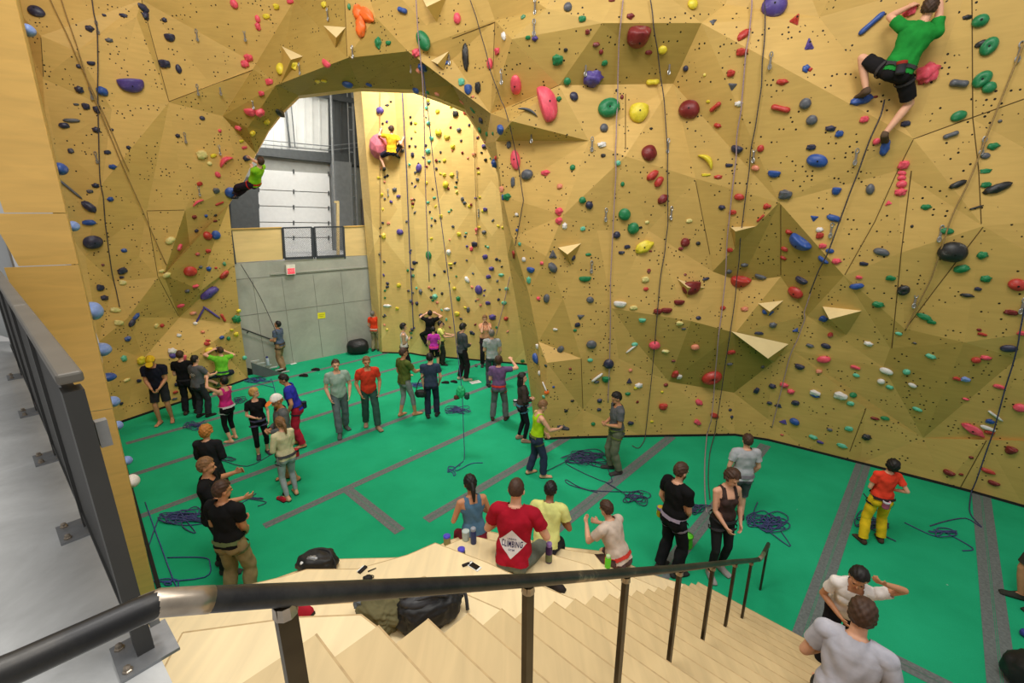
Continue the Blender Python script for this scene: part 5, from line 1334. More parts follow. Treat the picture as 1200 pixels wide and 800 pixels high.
    wr_ = np.sin(co_[:, 2] * 34 / s + 3 * np.sin(co_[:, 0] * 17 + ph[0]) + ph[1]) * np.sin(co_[:, 0] * 23 + co_[:, 1] * 19 + ph[2])
    def shell(name, mask, off, mat, wr=.0, parent=None, extra=None, label=None):
        m = mask[quads].all(1)
        if not m.any(): return None
        qd = quads[m]; tri = istri[m]; used = np.unique(qd); re = -np.ones(nV, 'i'); re[used] = np.arange(len(used))
        o_ = off if np.isscalar(off) else off[used][:, None]
        P = co_[used] + no_[used] * (o_ + wr * wr_[used][:, None])
        fs = [tuple(re[f_[:3]]) if t_ else tuple(re[f_]) for f_, t_ in zip(qd, tri)]
        V_ = [tuple(v) for v in P.tolist()]
        # turned-in hem so the cloth edge has thickness
        if extra:
            for EV, EF in extra:
                b = len(V_); V_ += [tuple(v) for v in EV]; fs += [tuple(b + i for i in f_) for f_ in EF]
        o = np_obj(name, V_, fs, mat, parent or root)
        if label: o['label'] = label
        return o
    tor = cls == 1; upper = cls == 2; fore = cls == 3; thigh = cls == 5; shin = cls == 6; foot = cls == 7; hd = cls == 0
    armr = upper | fore
    out = dict(root=root, s=s, sp=sp, up=up, fw=fw, xr=xr, hands=hands, hc=hc, hf=hf, hu=hu, hx=hx, ank=ank, Pc=Pc, shell=shell, co=co_, spv=spv, cls=cls)
    # ---- clothes
    if bottom:
        kind, rgb = bottom[:2]; mt = cloth(rgb); waist = .07
        b = (tor & (spv < waist)) | thigh
        lim = {'pants': 9, 'capri': .5, 'shorts': -1, 'long': .12, 'tight': .92, 'brief': -2}[kind]
        if kind in ('pants', 'tight'): b |= shin & (tt < (.96 if kind == 'pants' else .93))
        elif lim > 0: b |= shin & (tt < lim)
        elif kind == 'shorts': b &= ~(thigh & (tt > .82))
        elif kind == 'brief': b &= ~(thigh & (tt > .45))
        off = np.full(nV, .013 if kind not in ('tight', 'capri') else .006); 
        if kind == 'pants': off = off + np.where(shin, .012 + .014 * tt, np.where(thigh, .012 * tt, 0))
        if kind in ('shorts', 'long'): off = off + np.where(thigh | shin, .02 * np.where(thigh, tt, 1), 0)
        out['bottom'] = shell('shorts' if kind in ('shorts', 'brief', 'long') else 'trousers', b, off * s, mt, .004 * s if kind not in ('tight', 'capri') else .001)
    if top:
        kind, rgb = top[:2]; mt = cloth(rgb); hem = top[2] if len(top) > 2 else -.05
        rn = np.sqrt(xv ** 2 + (yv + .01) ** 2)
        nk = (spv < .522) | ((rn > .06) & (spv < .565))
        if kind in ('tee', 'long', 'elbow'): b = (tor | (hd & (spv < .53))) & (spv > hem) & nk & ~((yv > .035) & (spv > .485) & (np.abs(xv) < .06))
        else: b = tor & (spv > hem) & (spv < .525)
        if kind == 'tee': b |= upper & (tt < .58)
        elif kind == 'long': b |= upper | (fore & (tt < .97))
        elif kind == 'elbow': b |= upper | (fore & (tt < .2))
        elif kind == 'tank': b &= (spv < .385) | ((np.abs(xv) > .05) & (np.abs(xv) < .118)) | ((yv < 0) & (spv < .45) & (np.abs(xv) < .118))
        elif kind == 'tube': b &= spv < .40
        loose = .022 if kind not in ('tank', 'tube') else .012
        if sex == 'f': loose *= .75
        off = np.full(nV, loose); off = off + np.where(upper, .006 * tt, 0) + np.where(tor, np.clip(.12 - np.abs(spv - .10), 0, .12) * .10, 0)
        out['top'] = shell('shirt', b, off * s, mt, .005 * s)
    # ---- footwear
    for q in (-1, 1):
        fm = foot & (sidev == q)
        if shoes == 'flip': shell('sandal', fm & (no_[:, 2] < -.35), .012 * s, M_BLACK)
        elif shoes: shell('shoe', fm | (shin & (sidev == q) & (tt > .97)), .009 * s, cloth(shoes))
    # ---- hair and headgear
    if hair:
        hk, style = hair; mt = HAIR[hk]
        thick = {'buzz': .004, 'short': .014, 'mid': .022, 'long': .02, 'tail': .015, 'bun': .015, 'curly': .034}[style]
        face = (hyv > .012 + np.clip(.0 - hz, 0, .1) * .2) & (hz < .062 - np.clip(np.abs(hxv) - .045, 0, .05) * 1.2)
        low = {'buzz': -.035, 'short': -.05, 'mid': -.075, 'long': -.10, 'tail': -.06, 'bun': -.06, 'curly': -.08}[style]
        neckf = (hz < -.02) & (hyv > -.03)
        hm = hd & ~face & (hz > low) & ~neckf & ~((np.abs(hxv) > .078) & (hz < .01) & (style not in ('long', 'mid', 'curly')))
        ex = []
        H_ = lambda x, y, z: hc + hx * (x * s) + hf * (y * s) + hu * (z * s)
        if style == 'tail':
            ex.append(capsule(H_(0, -.105, .02), H_(0, -.135, -.05), .03 * s, .034 * s)); ex.append(capsule(H_(0, -.135, -.05), H_(0, -.125, -.20), .034 * s, .016 * s))
        if style == 'bun': ex.append(ellipsoid(H_(0, -.10, .06), (hx * .04 * s, hf * .04 * s, hu * .04 * s)))
        if style == 'long':
            for x0, y0 in ((-.07, -.03), (-.04, -.075), (0, -.09), (.04, -.075), (.07, -.03)):
                ex.append(capsule(H_(x0, y0, -.03), H_(x0 * 1.15, y0 - .02, -.15), .04 * s, .042 * s)); ex.append(capsule(H_(x0 * 1.15, y0 - .02, -.15), H_(x0 * 1.0, y0 - .03, -.27), .042 * s, .022 * s))
        off = thick * s * (1 + .35 * np.sin(hxv * 160 + ph[3]) * np.sin(hz * 120 + ph[4]) + np.clip(hz, 0, .1) * 3)
        shell('hair', hm, off, mt, extra=ex)
    if extra == 'beard':
        shell('beard', hd & (hz < -.038) & (hz > -.125) & (hyv > .005) & ~((np.abs(hxv) < .024) & (hz > -.075) & (hyv > .07)), .006 * s, HAIR[hair[0]])
    if cap:
        kind, rgb = cap[:2]; mt = cloth(rgb)
        cm = hd & (hz > .028 + np.clip(hyv, -.1, .1) * .12)
        o = shell('cap', cm, .022 * s, mt)
        if o and kind == 'cap':
            H_ = lambda x, y, z: hc + hx * (x * s) + hf * (y * s) + hu * (z * s)
            V_, F2 = ellipsoid(H_(0, .13, .045), (hx * .075 * s, (hf * .95 - hu * .25).normalized() * .075 * s, hu * .008 * s))
            np_obj('brim', V_, F2, cloth(cap[2]) if len(cap) > 2 else mt, o)
    # ---- face
    for q in (-1, 1):
        V_, F2 = ellipsoid(hc + hx * (q * .032 * s) + hf * (.084 * s) + hu * (.002 * s), (hx * .011 * s, hf * .008 * s, hu * .007 * s), 8, 6); np_obj('eye', V_, F2, M_EYE, root)
    V_, F2 = ellipsoid(hc + hf * (.0845 * s) - hu * (.066 * s), (hx * .022 * s, hf * .006 * s, hu * .006 * s), 8, 6); np_obj('mouth', V_, F2, M_LIP, root)
    # ---- harness
    if harness:
        mt = cloth(harness)
        hn = shell('harness', (tor & (spv > -.005) & (spv < .055)), (.042 if top else .024) * s, mt)
        for q in (-1, 1):
            shell('leg_loop', thigh & (sidev == q) & (tt > .14) & (tt < .25), .036 * s, mt, parent=hn)
    if bag:
        rgb, a, z = bag[:3]; lid = bag[3] if len(bag) > 3 else (40, 40, 40)
        p0 = sp(z, .20 * math.sin(math.radians(a)), .17 * math.cos(math.radians(a)))
        bm = bmesh.new(); lathe(bm, [(0, -.085 * s), (.045 * s, -.08 * s), (.055 * s, -.06 * s), (.052 * s, .055 * s), (.058 * s, .06 * s), (.05 * s, .066 * s), (.03 * s, .04 * s), (0, .035 * s)], p0, 14)
        cbg = bm_obj('chalk_bag', bm, cloth(rgb), root, True)
        bm = bmesh.new(); lathe(bm, [(.0535 * s, .03 * s), (.061 * s, .062 * s), (.052 * s, .07 * s), (.048 * s, .05 * s)], p0, 14); bm_obj('rim', bm, cloth(lid), cbg, True)
    PEOPLE[key] = out
    return out

def stand(key, fx, fy, top_y, heading, label, **kw):
    p = at_z(fx, fy, 0.0)
    r = ray(fx, top_y); H = CAM.z + r.z * (p.y / r.y)
    H = kw.pop('H', None) or min(max(H / math.cos(math.radians(kw.get('lean', 0) * .5)), 1.55), 1.88)
    return person(key, p, heading, H, label, **kw)

NAVY, BLK, CHAR, GREY = (28, 30, 44), (24, 24, 26), (58, 60, 64), (128, 130, 134)
# --- group by the wall beside the landing
stand('cap', 195, 495, 414, 158, 'person in a navy tee and yellow cap standing against the wall, head bowed', top=('tee', NAVY), bottom=('shorts', (44, 44, 48)), skin='b', arms=('low', 'low'), head=(0, 38), cap=('cap', (214, 176, 40)), hair=('n', 'short'), shoes='flip', lean=6)
stand('blk', 225, 484, 411, -12, 'person in black tee and black trousers facing the wall, next to one in grey', top=('tee', BLK), bottom=('pants', (30, 30, 34)), hair=('n', 'short'), arms=('front', 'slack'), harness=(40, 40, 44), shoes=(60, 50, 44))
stand('gry', 240, 488, 417, 18, 'person in dark grey tee with pale back print watching the lime green climber', top=('tee', (92, 94, 100)), bottom=('pants', (48, 50, 56)), hair=('k', 'short'), arms=('front', 'forward'), shoes=(40, 40, 40), lean=4)
stand('pnk', 273, 516, 441, -72, 'person in pink tank top and black capri leggings raising both arms', top=('tank', (206, 46, 128), .0), bottom=('capri', BLK), hair=('k', 'short'), sex='f', arms=('high', 'forward'), harness=(206, 200, 206), head=(0, -14), lean=-4)
stand('bld', 309, 533, 455, 140, 'blond person in black v-neck tee and capri leggings looking over one shoulder', top=('tee', BLK), bottom=('capri', BLK), hair=('y', 'mid'), sex='f', arms=('slack', 'front'), harness=(86, 80, 110), head=(-62, 4), shoes=(70, 62, 76))
stand('cpw', 341, 562, 456, -128, 'person in grey hoodie with white and orange cap, between two women', top=('long', (92, 96, 98)), bottom=('long', (60, 62, 66)), hair=('o', 'short'), extra='beard', cap=('cap', (232, 228, 224), (232, 128, 60)), skin='b', arms=('front', 'front'), head=(-10, 22), shoes='flip')
stand('blu', 352, 522, 437, -108, 'person in royal blue tee and red trousers leaning towards the others', top=('tee', (48, 52, 168)), bottom=('pants', (176, 36, 58)), hair=('k', 'short'), skin='b', arms=('slack', 'down'), harness=(60, 50, 60), lean=12, head=(0, 18), shoes='flip', bag=((50, 54, 84), 180, .0))
stand('crm', 342, 582, 489, -52, 'person in cream sweater and pale grey leggings with a ponytail', top=('long', (206, 196, 160)), bottom=('tight', (158, 164, 172)), hair=('l', 'tail'), sex='f', arms=('front', 'low'), harness=(70, 70, 74), head=(-8, 10), shoes='flip', bag=((206, 50, 66), 100, -.02))
stand('gng', 258, 594, 500, -4, 'ginger blond person in a black sweatshirt seen from behind', top=('long', (34, 34, 38)), bottom=('pants', (44, 42, 46)), hair=('o', 'curly'), arms=('front', 'front'), head=(0, 14), shoes=BLK)
stand('prf', 265, 666, 531, 72, 'fair haired person in a black tee, face in profile, arms held out', top=('tee', BLK, -.02), bottom=('pants', (34, 34, 36)), hair=('l', 'short'), skin='b', arms=('out', 'forward'), head=(-4, 4), shoes=(66, 62, 62))
stand('khk', 284, 703, 557, 10, 'person in black tee and khaki trousers with back to the stairs', top=('tee', BLK), bottom=('pants', (150, 130, 96)), hair=('n', 'short'), skin='b', arms=('front', 'low'), harness=(96, 108, 72), head=(28, 6), shoes=(60, 52, 44))
stand('bel', 332, 434, 376, -88, 'person in slate blue tee and tan trousers holding a taut rope by the metal stair', top=('tee', (84, 94, 116)), bottom=('pants', (150, 120, 90)), hair=('k', 'short'), skin='b', arms=('front', 'front'), harness=(70, 60, 52), head=(0, -22), shoes=(70, 56, 46))
# --- group at the back
stand('org', 441, 411, 364, 14, 'person in orange red tee at the concrete corner reaching up one arm', top=('tee', (226, 66, 34)), bottom=('pants', (142, 132, 104)), hair=('g', 'short'), arms=('slack', 'up'), harness=(206, 176, 160), head=(0, -24), shoes=(64, 60, 56))
stand('wht', 476, 439, 379, 76, 'dark haired person in white tank top and black shorts with folded arms', top=('tank', (214, 210, 204), .02), bottom=('long', (28, 28, 34)), hair=('k', 'mid'), sex='f', arms=('crossed', 'crossed'), harness=(52, 52, 60), head=(0, 4))
stand('mag', 510, 434, 384, -2, 'person in magenta tee and black shorts seen from behind', top=('tee', (196, 60, 176)), bottom=('shorts', BLK), hair=('k', 'short'), sex='f', arms=('slack', 'slack'), harness=(226, 60, 130), head=(-10, 8))
stand('yel', 518, 427, 376, 84, 'young person in pale yellow tee holding both arms forward by the far wall', top=('tee', (222, 222, 120)), bottom=('pants', (52, 54, 50)), hair=('k', 'short'), arms=('forward', 'forward'), harness=(64, 92, 74), head=(0, 0), shoes=(50, 46, 46))
stand('olv', 477, 487, 404, 44, 'person in olive green tee and patterned grey capri trousers walking', top=('tee', (84, 96, 44)), bottom=('capri', (136, 138, 140)), hair=('n', 'short'), skin='b', arms=('slack', 'forward'), head=(10, 6), feet=((-.10, -.12), (.12, .16)))
sb = stand('sbg', 507, 488, 414, -6, 'person in dark navy tee and navy trousers carrying a black shoulder bag', top=('tee', (52, 62, 84)), bottom=('pants', (38, 44, 62)), hair=('k', 'short'), arms=('down', 'slack'), shoes=(52, 50, 52))
stand('chr', 543, 445, 377, 58, 'tall person in charcoal sweater and black trousers looking down at the floor', top=('long', (70, 74, 80)), bottom=('pants', (38, 34, 36)), hair=('k', 'mid'), arms=('down', 'front'), head=(0, 20), shoes=(190, 170, 150))
stand('pch', 569, 428, 369, 168, 'person in peach top and dark trousers by the far wall with hands near the chin', top=('tee', (226, 164, 128)), bottom=('pants', (44, 38, 44)), hair=('l', 'short'), sex='f', arms=('face', 'face'), harness=(60, 40, 50), head=(6, 10), shoes=(60, 56, 60))
stand('ltg', 577, 452, 386, -6, 'person in light grey tee and dark trousers, back turned, behind the purple shirted one', top=('tee', (164, 170, 174)), bottom=('pants', (72, 72, 80)), hair=('g', 'short'), arms=('front', 'slack'), head=(0, -10), shoes=(60, 56, 60))
stand('pur', 585, 492, 417, 6, 'person in muted purple tee, red harness and grey trousers seen from behind', top=('tee', (112, 84, 128)), bottom=('pants', (96, 100, 104)), hair=('n', 'mid'), arms=('front', 'raise'), harness=(196, 58, 50), head=(0, -8), shoes=(70, 56, 52), feet=((-.17, -.02), (.17, .02)))
stand('lng', 612, 516, 437, 80, 'person with long black hair in brown jacket and black leggings in profile', top=('long', (66, 56, 54)), bottom=('tight', (26, 28, 36)), hair=('k', 'long'), sex='f', arms=('front', 'front'), harness=(70, 116, 140), head=(8, -6), shoes=(150, 120, 104), bag=((196, 190, 196), -160, .04))
lim_ = stand('lim', 629, 557, 469, 74, 'person in bright lime tank top and jeans lifting a climbing shoe', top=('tank', (172, 214, 30), -.03), bottom=('pants', (50, 58, 84)), hair=('l', 'short'), arms=('low', 'forward'), harness=(96, 100, 60), head=(6, 26), shoes='flip', lean=6, feet=((-.12, -.14), (.12, .10)))
stand('gbl', 719, 552, 459, -94, 'person in charcoal tee and olive capri trousers belaying at the main wall', top=('tee', (92, 94, 98)), bottom=('pants', (104, 108, 90)), hair=('k', 'short'), skin='b', arms=('front', 'front'), harness=(110, 120, 60), head=(0, 20), shoes=(64, 60, 60))
# --- nearer people on the right of the floor
stand('bkm', 783, 670, 543, 64, 'bearded person in black tee and black trousers with a yellow chalk bag', top=('tee', (22, 22, 24)), bottom=('pants', (30, 30, 34)), hair=('n', 'short'), arms=('slack', 'low'), harness=(150, 140, 160), head=(6, 12), shoes=(54, 54, 54), bag=((212, 186, 50), -118, -.02, (110, 90, 140)), extra='beard')
stand('tnk', 838, 671, 548, 172, 'person in brown tank top and black leggings looking down beside the bearded one', top=('tank', (64, 50, 48), -.02), bottom=('tight', (36, 38, 40)), hair=('n', 'mid'), sex='f', arms=('slack', 'low'), harness=(60, 60, 64), head=(-18, 22), shoes=(150, 146, 144))
stand('gbk', 862, 608, 509, 4, 'broad person in light grey tee and plaid shorts with back turned', top=('tee', (172, 174, 180)), bottom=('long', (84, 84, 92)), hair=('n', 'short'), arms=('slack', 'slack'), harness=(120, 116, 124), head=(0, 0), shoes=(60, 60, 60))
stand('ylw', 1020, 634, 537, 12, 'person in red tee and bright yellow trousers looking up at the wall', top=('tee', (228, 66, 44), .0), bottom=('pants', (222, 184, 34)), hair=('k', 'mid'), sex='f', arms=('front', 'hips'), harness=(52, 40, 40), head=(0, -26), shoes=(70, 54, 46), bag=((196, 96, 130), 180, -.03, (200, 200, 210)), stance=.17, lean=-3)
person('edge', at_z(1204, 709, 0), -70, 1.75, 'person mostly outside the picture, only a bare shin and dark shoe showing', top=('tee', (70, 70, 80)), bottom=('shorts', (60, 56, 50)), hair=('n', 'short'), skin='b', shoes=(52, 56, 50))
# --- two people whose shapes are smeared by walking in the photograph: built standing mid-stride
stand('gh1', 402, 506, 421, 150, 'person in pale grey green tee and grey trousers walking across the open floor', top=('tee', (150, 170, 160)), bottom=('pants', (96, 108, 112)), hair=('n', 'short'), arms=('slack', 'slack'), feet=((-.10, -.18), (.10, .20)), shoes=(80, 90, 88))
stand('gh2', 436, 500, 408, 152, 'person in bright red tee and dark green trousers walking across the open floor', top=('tee', (206, 60, 40)), bottom=('pants', (52, 84, 76)), hair=('l', 'short'), skin='b', arms=('slack', 'slack'), feet=((-.10, .20), (.10, -.18)), lean=5, shoes=(150, 120, 100))
# --- seated on the bleacher
def seat(key, px, py, k, heading, H, label, drop=3, **kw):
    p = at_z(px, py, k * RISE); return person(key, p, heading, H, label, sit=-drop * RISE, **kw)
seat('sw', 556, 634, 6, -22, 1.66, 'seated person in blue patterned racerback with black hair tied at the nape', top=('tank', (78, 112, 140), .0), bottom=('tight', (120, 34, 52)), hair=('k', 'tail'), skin='b', sex='f', arms=('lap', 'lap'), head=(0, 10), lean=10)
rt = seat('rt', 602, 664, 9, 13, 1.80, 'seated person in dark red tee with white diamond print on the back', top=('tee', (164, 24, 44)), bottom=('long', (112, 120, 112)), hair=('n', 'buzz'), arms=((.16, .36, .30), (.20, .36, .30)), head=(4, 4), lean=9, shoes=(170, 60, 40), feet=((-.16, .44, -.5475), (.24, .40, -.5475)))
seat('ys', 640, 645, 6, 14, 1.62, 'seated person in pale yellow tee beside the purple bottle', top=('tee', (214, 216, 134)), bottom=('pants', (40, 40, 50)), hair=('k', 'short'), skin='c', arms=('lap', 'lap'), head=(6, 12), lean=20, shoes=(50, 50, 50))
seat('bs', 724, 662, 3, -42, 1.70, 'seated person in beige white tee leaning forward beside a lime green can', top=('tee', (208, 190, 176)), bottom=('shorts', (90, 70, 70)), hair=('n', 'short'), arms=(( .10, .56, .42), (.10, .50, .36)), head=(0, 8), lean=22, harness=(196, 60, 50), shoes=(90, 40, 40))
# --- at the bottom of the stairs
u_ = uv(3.60, .12, 8 * RISE)
p32 = at_z(1004, 800, 8 * RISE)
person('gs', uv(3.62, .07, 8 * RISE), 43, 1.80, 'broad person in pale grey tee sitting on the stairs, back to the landing', sit=-3 * RISE, top=('tee', (176, 176, 188)), bottom=('long', (60, 60, 66)), hair=('n', 'short'), arms=('lap', 'lap'), head=(-4, 10), lean=14, feet=((-.15, .62, -3 * RISE), (.15, .62, -3 * RISE)))
ws_ = uv(5.15, -.04, 2 * RISE)
person('ws', ws_, 212, 1.62, 'dark haired person in white tee lifting one hand towards the hair', top=('tee', (224, 218, 216)), bottom=('pants', (34, 32, 38)), hair=('k', 'short'), skin='b', sex='f', arms=((.20, .04, 1.78), 'front'), head=(6, 16), lean=24, shoes=(60, 50, 50))
# --- climbers
def wpt(px, py, out=.0):
    h = hit(px, py)
    while h is None: px -= 2; h = hit(px, py)
    return h[0] + (CAM - h[0]).normalized() * out
def climb(key, label, pel, out, hl, hr, fl, fr, neckp, nout, H, heading, **kw):
    pw = wpt(*pel, out); nw = wpt(*neckp, nout)
    return person(key, Vector((pw.x, pw.y, pw.z - .9)), heading, H, label, world=dict(pelvis=pw, hl=wpt(*hl, .07), hr=wpt(*hr, .07), fl=wpt(*fl, .09), fr=wpt(*fr, .09)), torso_up=nw - pw, **kw)
climb('cg', 'climber in green tee and black shorts high on the main wall', (1052, 82), .42, (1066, 4), (1100, -40), (1008, 112), (1037, 164), (1091, 10), .40, 1.92, 26, top=('tee', (32, 132, 52)), bottom=('shorts', (30, 28, 30)), hair=('n', 'short'), arms=('up', 'up'), harness=(60, 56, 58), head=(10, -10), shoes=(92, 74, 60), bag=((60, 60, 66), 180, .0, (150, 50, 40)), vox=.010)
climb('cy', 'climber in orange yellow tee clinging beside the pink ball on the far wall', (459, 177), .30, (445, 152), (475, 163), (450, 199), (467, 184), (459, 155), .34, 1.70, -6, top=('tee', (236, 180, 44)), bottom=('shorts', (44, 44, 60)), hair=('n', 'short'), arms=('up', 'up'), head=(0, -8), shoes=(60, 60, 56))
climb('cd', 'climber in black just off the ground at the far wall', (504, 388), .32, (499, 366), (511, 365), (500, 404), (509, 405), (504, 374), .34, 1.70, 4, top=('tee', BLK), bottom=('pants', (34, 36, 36)), hair=('k', 'short'), arms=('up', 'up'), shoes=(50, 50, 50))
climb('cl', 'climber in lime green tee starting up the wall beside the landing', (260, 436), .34, (248, 408), (264, 410), (253, 451), (263, 448), (259, 417), .36, 1.70, -48, top=('tee', (116, 196, 56)), bottom=('shorts', (44, 48, 60)), hair=('n', 'short'), arms=('up', 'up'), harness=(50, 60, 80), shoes=(60, 90, 60))
pw = at_d(298, 213, 12.95); nw = at_d(303, 197, 12.75)
person('cr', Vector((pw.x, pw.y, pw.z - .9)), -78, 1.72, 'climber in lime tee and dark trousers hanging under the arch, feet on a blue hold', world=dict(pelvis=pw, hl=wpt(292, 190, .06), hr=wpt(286, 180, .06), fl=wpt(272, 226, .12), fr=wpt(275, 232, .12)), torso_up=nw - pw, top=('tee', (136, 196, 40)), bottom=('pants', (46, 34, 48)), hair=('n', 'short'), arms=('up', 'up'), head=(20, -20), shoes=(60, 60, 70), harness=(196, 40, 40))
# ================================================================== things lying about
def blob(name, c_, ax, mat, seed=0, amp=.25, fr=2.2, flat=None, parent=None, sub=4, fold=0.0):
    bm = bmesh.new(); bmesh.ops.create_icosphere(bm, subdivisions=sub, radius=1)
    o_ = Vector((seed * 7.3, seed * 3.1, 0))
    for v in bm.verts:
        d = v.co.normalized(); k = 1 + amp * noise.noise(d * fr + o_) + amp * .4 * noise.noise(d * fr * 2.7 + o_)
        if fold: k += fold * abs(math.sin(d.x * 9 + 4 * noise.noise(d * 2 + o_))) - fold * .5
        p = d * k
        p = Vector((math.copysign(abs(p.x) ** .8, p.x), math.copysign(abs(p.y) ** .8, p.y), math.copysign(abs(p.z) ** .8, p.z)))
        if flat is not None and p.z < flat: p.z = flat
        v.co = Vector(c_) + ax[0] * p.x + ax[1] * p.y + ax[2] * p.z
    return bm_obj(name, bm, mat, parent, True)
Xv, Yv, Zv = Vector((1, 0, 0)), Vector((0, 1, 0)), Vector((0, 0, 1))
def axes(a, sx, sy, sz):
    ca, sa = math.cos(math.radians(a)), math.sin(math.radians(a))
    return (Vector((ca, sa, 0)) * sx, Vector((-sa, ca, 0)) * sy, Zv * sz)
M_NYL = simple('black_nylon', (26, 26, 28), .55, var=.3, scale=14, bump=.4); M_NYL2 = simple('grey_black_nylon', (48, 48, 52), .5, var=.2, scale=14, bump=.3)
M_OLV = simple('olive_canvas', (98, 92, 62), .9, var=.2, scale=8, bump=.5); M_RED = simple('bag_red', (168, 34, 46), .7)
M_SLATE = simple('slate_lining', (96, 104, 112), .7); M_LIME = simple('lime_plastic', (96, 208, 40), .5)
# open black bag on the tier edge
p = at_z(372, 667, 9 * RISE); e = empty('gym_bag', p, 0, 'open black bag on the outer edge of the bleacher tiers', 'bag')
blob('body', (0, .02, .08), axes(6, .2, .13, .10), M_NYL, 1, .18, 2.5, -.85, e)
bm = bmesh.new(); tube(bm, smooth_path([(-.16, .02, .12), (-.1, .08, .15), (.02, .10, .165), (.12, .07, .155), (.15, .0, .135), (.1, -.06, .12), (-.06, -.07, .11), (-.16, .02, .12)], 4), .02, 8); bm_obj('opening_rim', bm, M_NYL, e, True)
blob('carabiner_rack', (-.02, -.03, .155), axes(0, .06, .03, .03), M_ZINC, 4, .5, 3, None, e, 3); blob('chalk_ball', (-.11, -.05, .12), axes(0, .03, .03, .03), M_WHITE, 2, .1, 2, None, e, 3)
bm = bmesh.new(); tube(bm, smooth_path([(.15, .03, .16), (.2, -.02, .1), (.22, -.08, .012)], 4), .01, 6); bm_obj('strap', bm, M_NYL, e, True)
# big black backpack and olive jacket on the third tier from the landing
p = at_z(500, 738, 15 * RISE); e = empty('backpack', p, 0, 'large black backpack lying against the stairs behind the pipe handrail', 'backpack')
blob('body', (.0, .08, .09), axes(24, .20, .12, .12), M_NYL, 3, .16, 2.0, -.8, e, 5, .05)
blob('front_pocket', (-.02, .07, .185), axes(24, .14, .075, .045), M_NYL2, 5, .14, 2.0, None, e, 4, .04)
for a, b_ in (((.16, .22, .14), (.24, .13, .02)), ((.13, .06, .2), (-.1, .0, .2))):
    A, B = Vector(a), Vector(b_); bm = bmesh.new(); tube(bm, smooth_path([A, A.lerp(B, .5) + Vector((.02, 0, .03)), B], 5), .012, 6); bm_obj('strap', bm, M_NYL2, e, True)
bm = bmesh.new(); bar(bm, (-.14, .02, .225), (.09, .12, .232), .012, .006); bm_obj('zip', bm, M_STEEL, e)
for k in range(2):
    bm = bmesh.new(); box(bm, (.19 + .012 * k, .17 - .03 * k, .13), (.022, .03, .02), rz=.4); bm_obj('buckle', bm, M_BLACK, e)
p = at_z(441, 741, 15 * RISE); e = empty('jacket', p, 0, 'olive green canvas jacket crumpled beside the black backpack', 'jacket')
blob('body', (.0, .09, .07), axes(-30, .15, .11, .09), M_OLV, 8, .35, 2.2, -.75, e, 5, .09)
blob('sleeve', (.06, .02, .05), axes(60, .13, .05, .05), M_OLV, 9, .25, 2.6, -.9, e, 4, .08)
blob('lining', (-.09, .12, .12), axes(10, .075, .045, .04), M_SLATE, 10, .3, 2.6, None, e, 4, .06)
p = at_z(468, 720, 15 * RISE); o = blob('stuff_sack', (p.x, p.y, p.z + .06), axes(15, .05, .05, .06), M_LIME, 12, .15, 2, None); tag(o, 'bright lime stuff sack squeezed between the olive jacket and the backpack', 'bag')

SHOES = []
def shoe_obj(px, py, k, ang, mat, lab, s=1.0, z=None, name='shoe'):
    p = at_z(px, py, (k * RISE if z is None else z)); e = empty(name, p, math.radians(ang), lab, name.replace('_', ' '))
    bm = bmesh.new(); pr_ = [(-.035, -.12), (-.04, -.05), (-.035, .03), (-.045, .09), (-.02, .135), (.02, .135), (.042, .09), (.036, .03), (.036, -.05), (.032, -.12)]
    prism(bm, [(x * s, y * s) for x, y in pr_], 0, .02 * s); bm_obj('sole', bm, M_BLACK, e)
    bm = bmesh.new(); rings = [(-.115, .03, .06), (-.06, .036, .07), (0, .036, .065), (.05, .042, .05), (.10, .04, .035), (.128, .02, .02)]
    RR = []
    for y, w_, h_ in rings: RR.append([bm.verts.new((w_ * s * math.cos(a), y * s, .018 * s + h_ * s * max(0, math.sin(a)))) for a in [math.pi * q_ / 8 for q_ in range(9)]])
    for A, B in zip(RR, RR[1:]):
        for i in range(8): bm.faces.new((A[i], A[i + 1], B[i + 1], B[i]))
    bm.faces.new(RR[0][::-1]); bm.faces.new(RR[-1]); bm_obj('upper', bm, mat, e, True)
    bm = bmesh.new(); bar(bm, (-.03 * s, .02 * s, .075 * s), (.03 * s, .02 * s, .075 * s), .03 * s, .012 * s); bm_obj('strap', bm, M_STEEL, e)
    return e
MR, MK, MG = cloth((170, 36, 52)), cloth((44, 40, 40)), cloth((110, 110, 114))
shoe_obj(348, 717, 15, 70, MR, 'red climbing shoe on the upper tier just under the handrail')
shoe_obj(632, 689, 9, 200, MK, 'dark sandal on the tier near the handrail post, partly hidden by it'); shoe_obj(648, 687, 9, 240, MK, 'dark sandal on the tier behind the seated red tee person')
shoe_obj(330, 586, 0, 60, MR, 'red climbing shoe on the floor beside the cream sweater person'); shoe_obj(336, 581, 0, 48, MK, 'dark climbing shoe next to a red one on the floor')
shoe_obj(370, 434, 0, 80, MK, 'dark shoe on the open floor near the metal stair, farther of two', 1.2); shoe_obj(356, 441, 0, 80, MK, 'dark shoe on the open floor near the metal stair, lower of two', 1.2)
shoe_obj(558, 429, 0, 10, MG, 'grey shoe on the floor beside the peach topped person'); shoe_obj(522, 449, 0, 80, MK, 'small dark shoe on the floor near the white sheet of paper'); shoe_obj(532, 448, 0, 60, MK, 'dark shoe closest to the white sheet of paper')
# the shoe in the lime shirted climber's hand
L_ = PEOPLE['lim']; wr, d_, l_, pn_ = L_['hands'][1]; mw = L_['root'].matrix_basis
bpy.context.view_layer.update(); pw_ = L_['root'].matrix_world @ (wr + d_ * .16 + pn_ * .035)
e = shoe_obj(668, 517, 0, -100, cloth((70, 70, 76)), 'grey climbing shoe held by the lime shirted person'); e.location = pw_ - Vector((0, 0, .05))

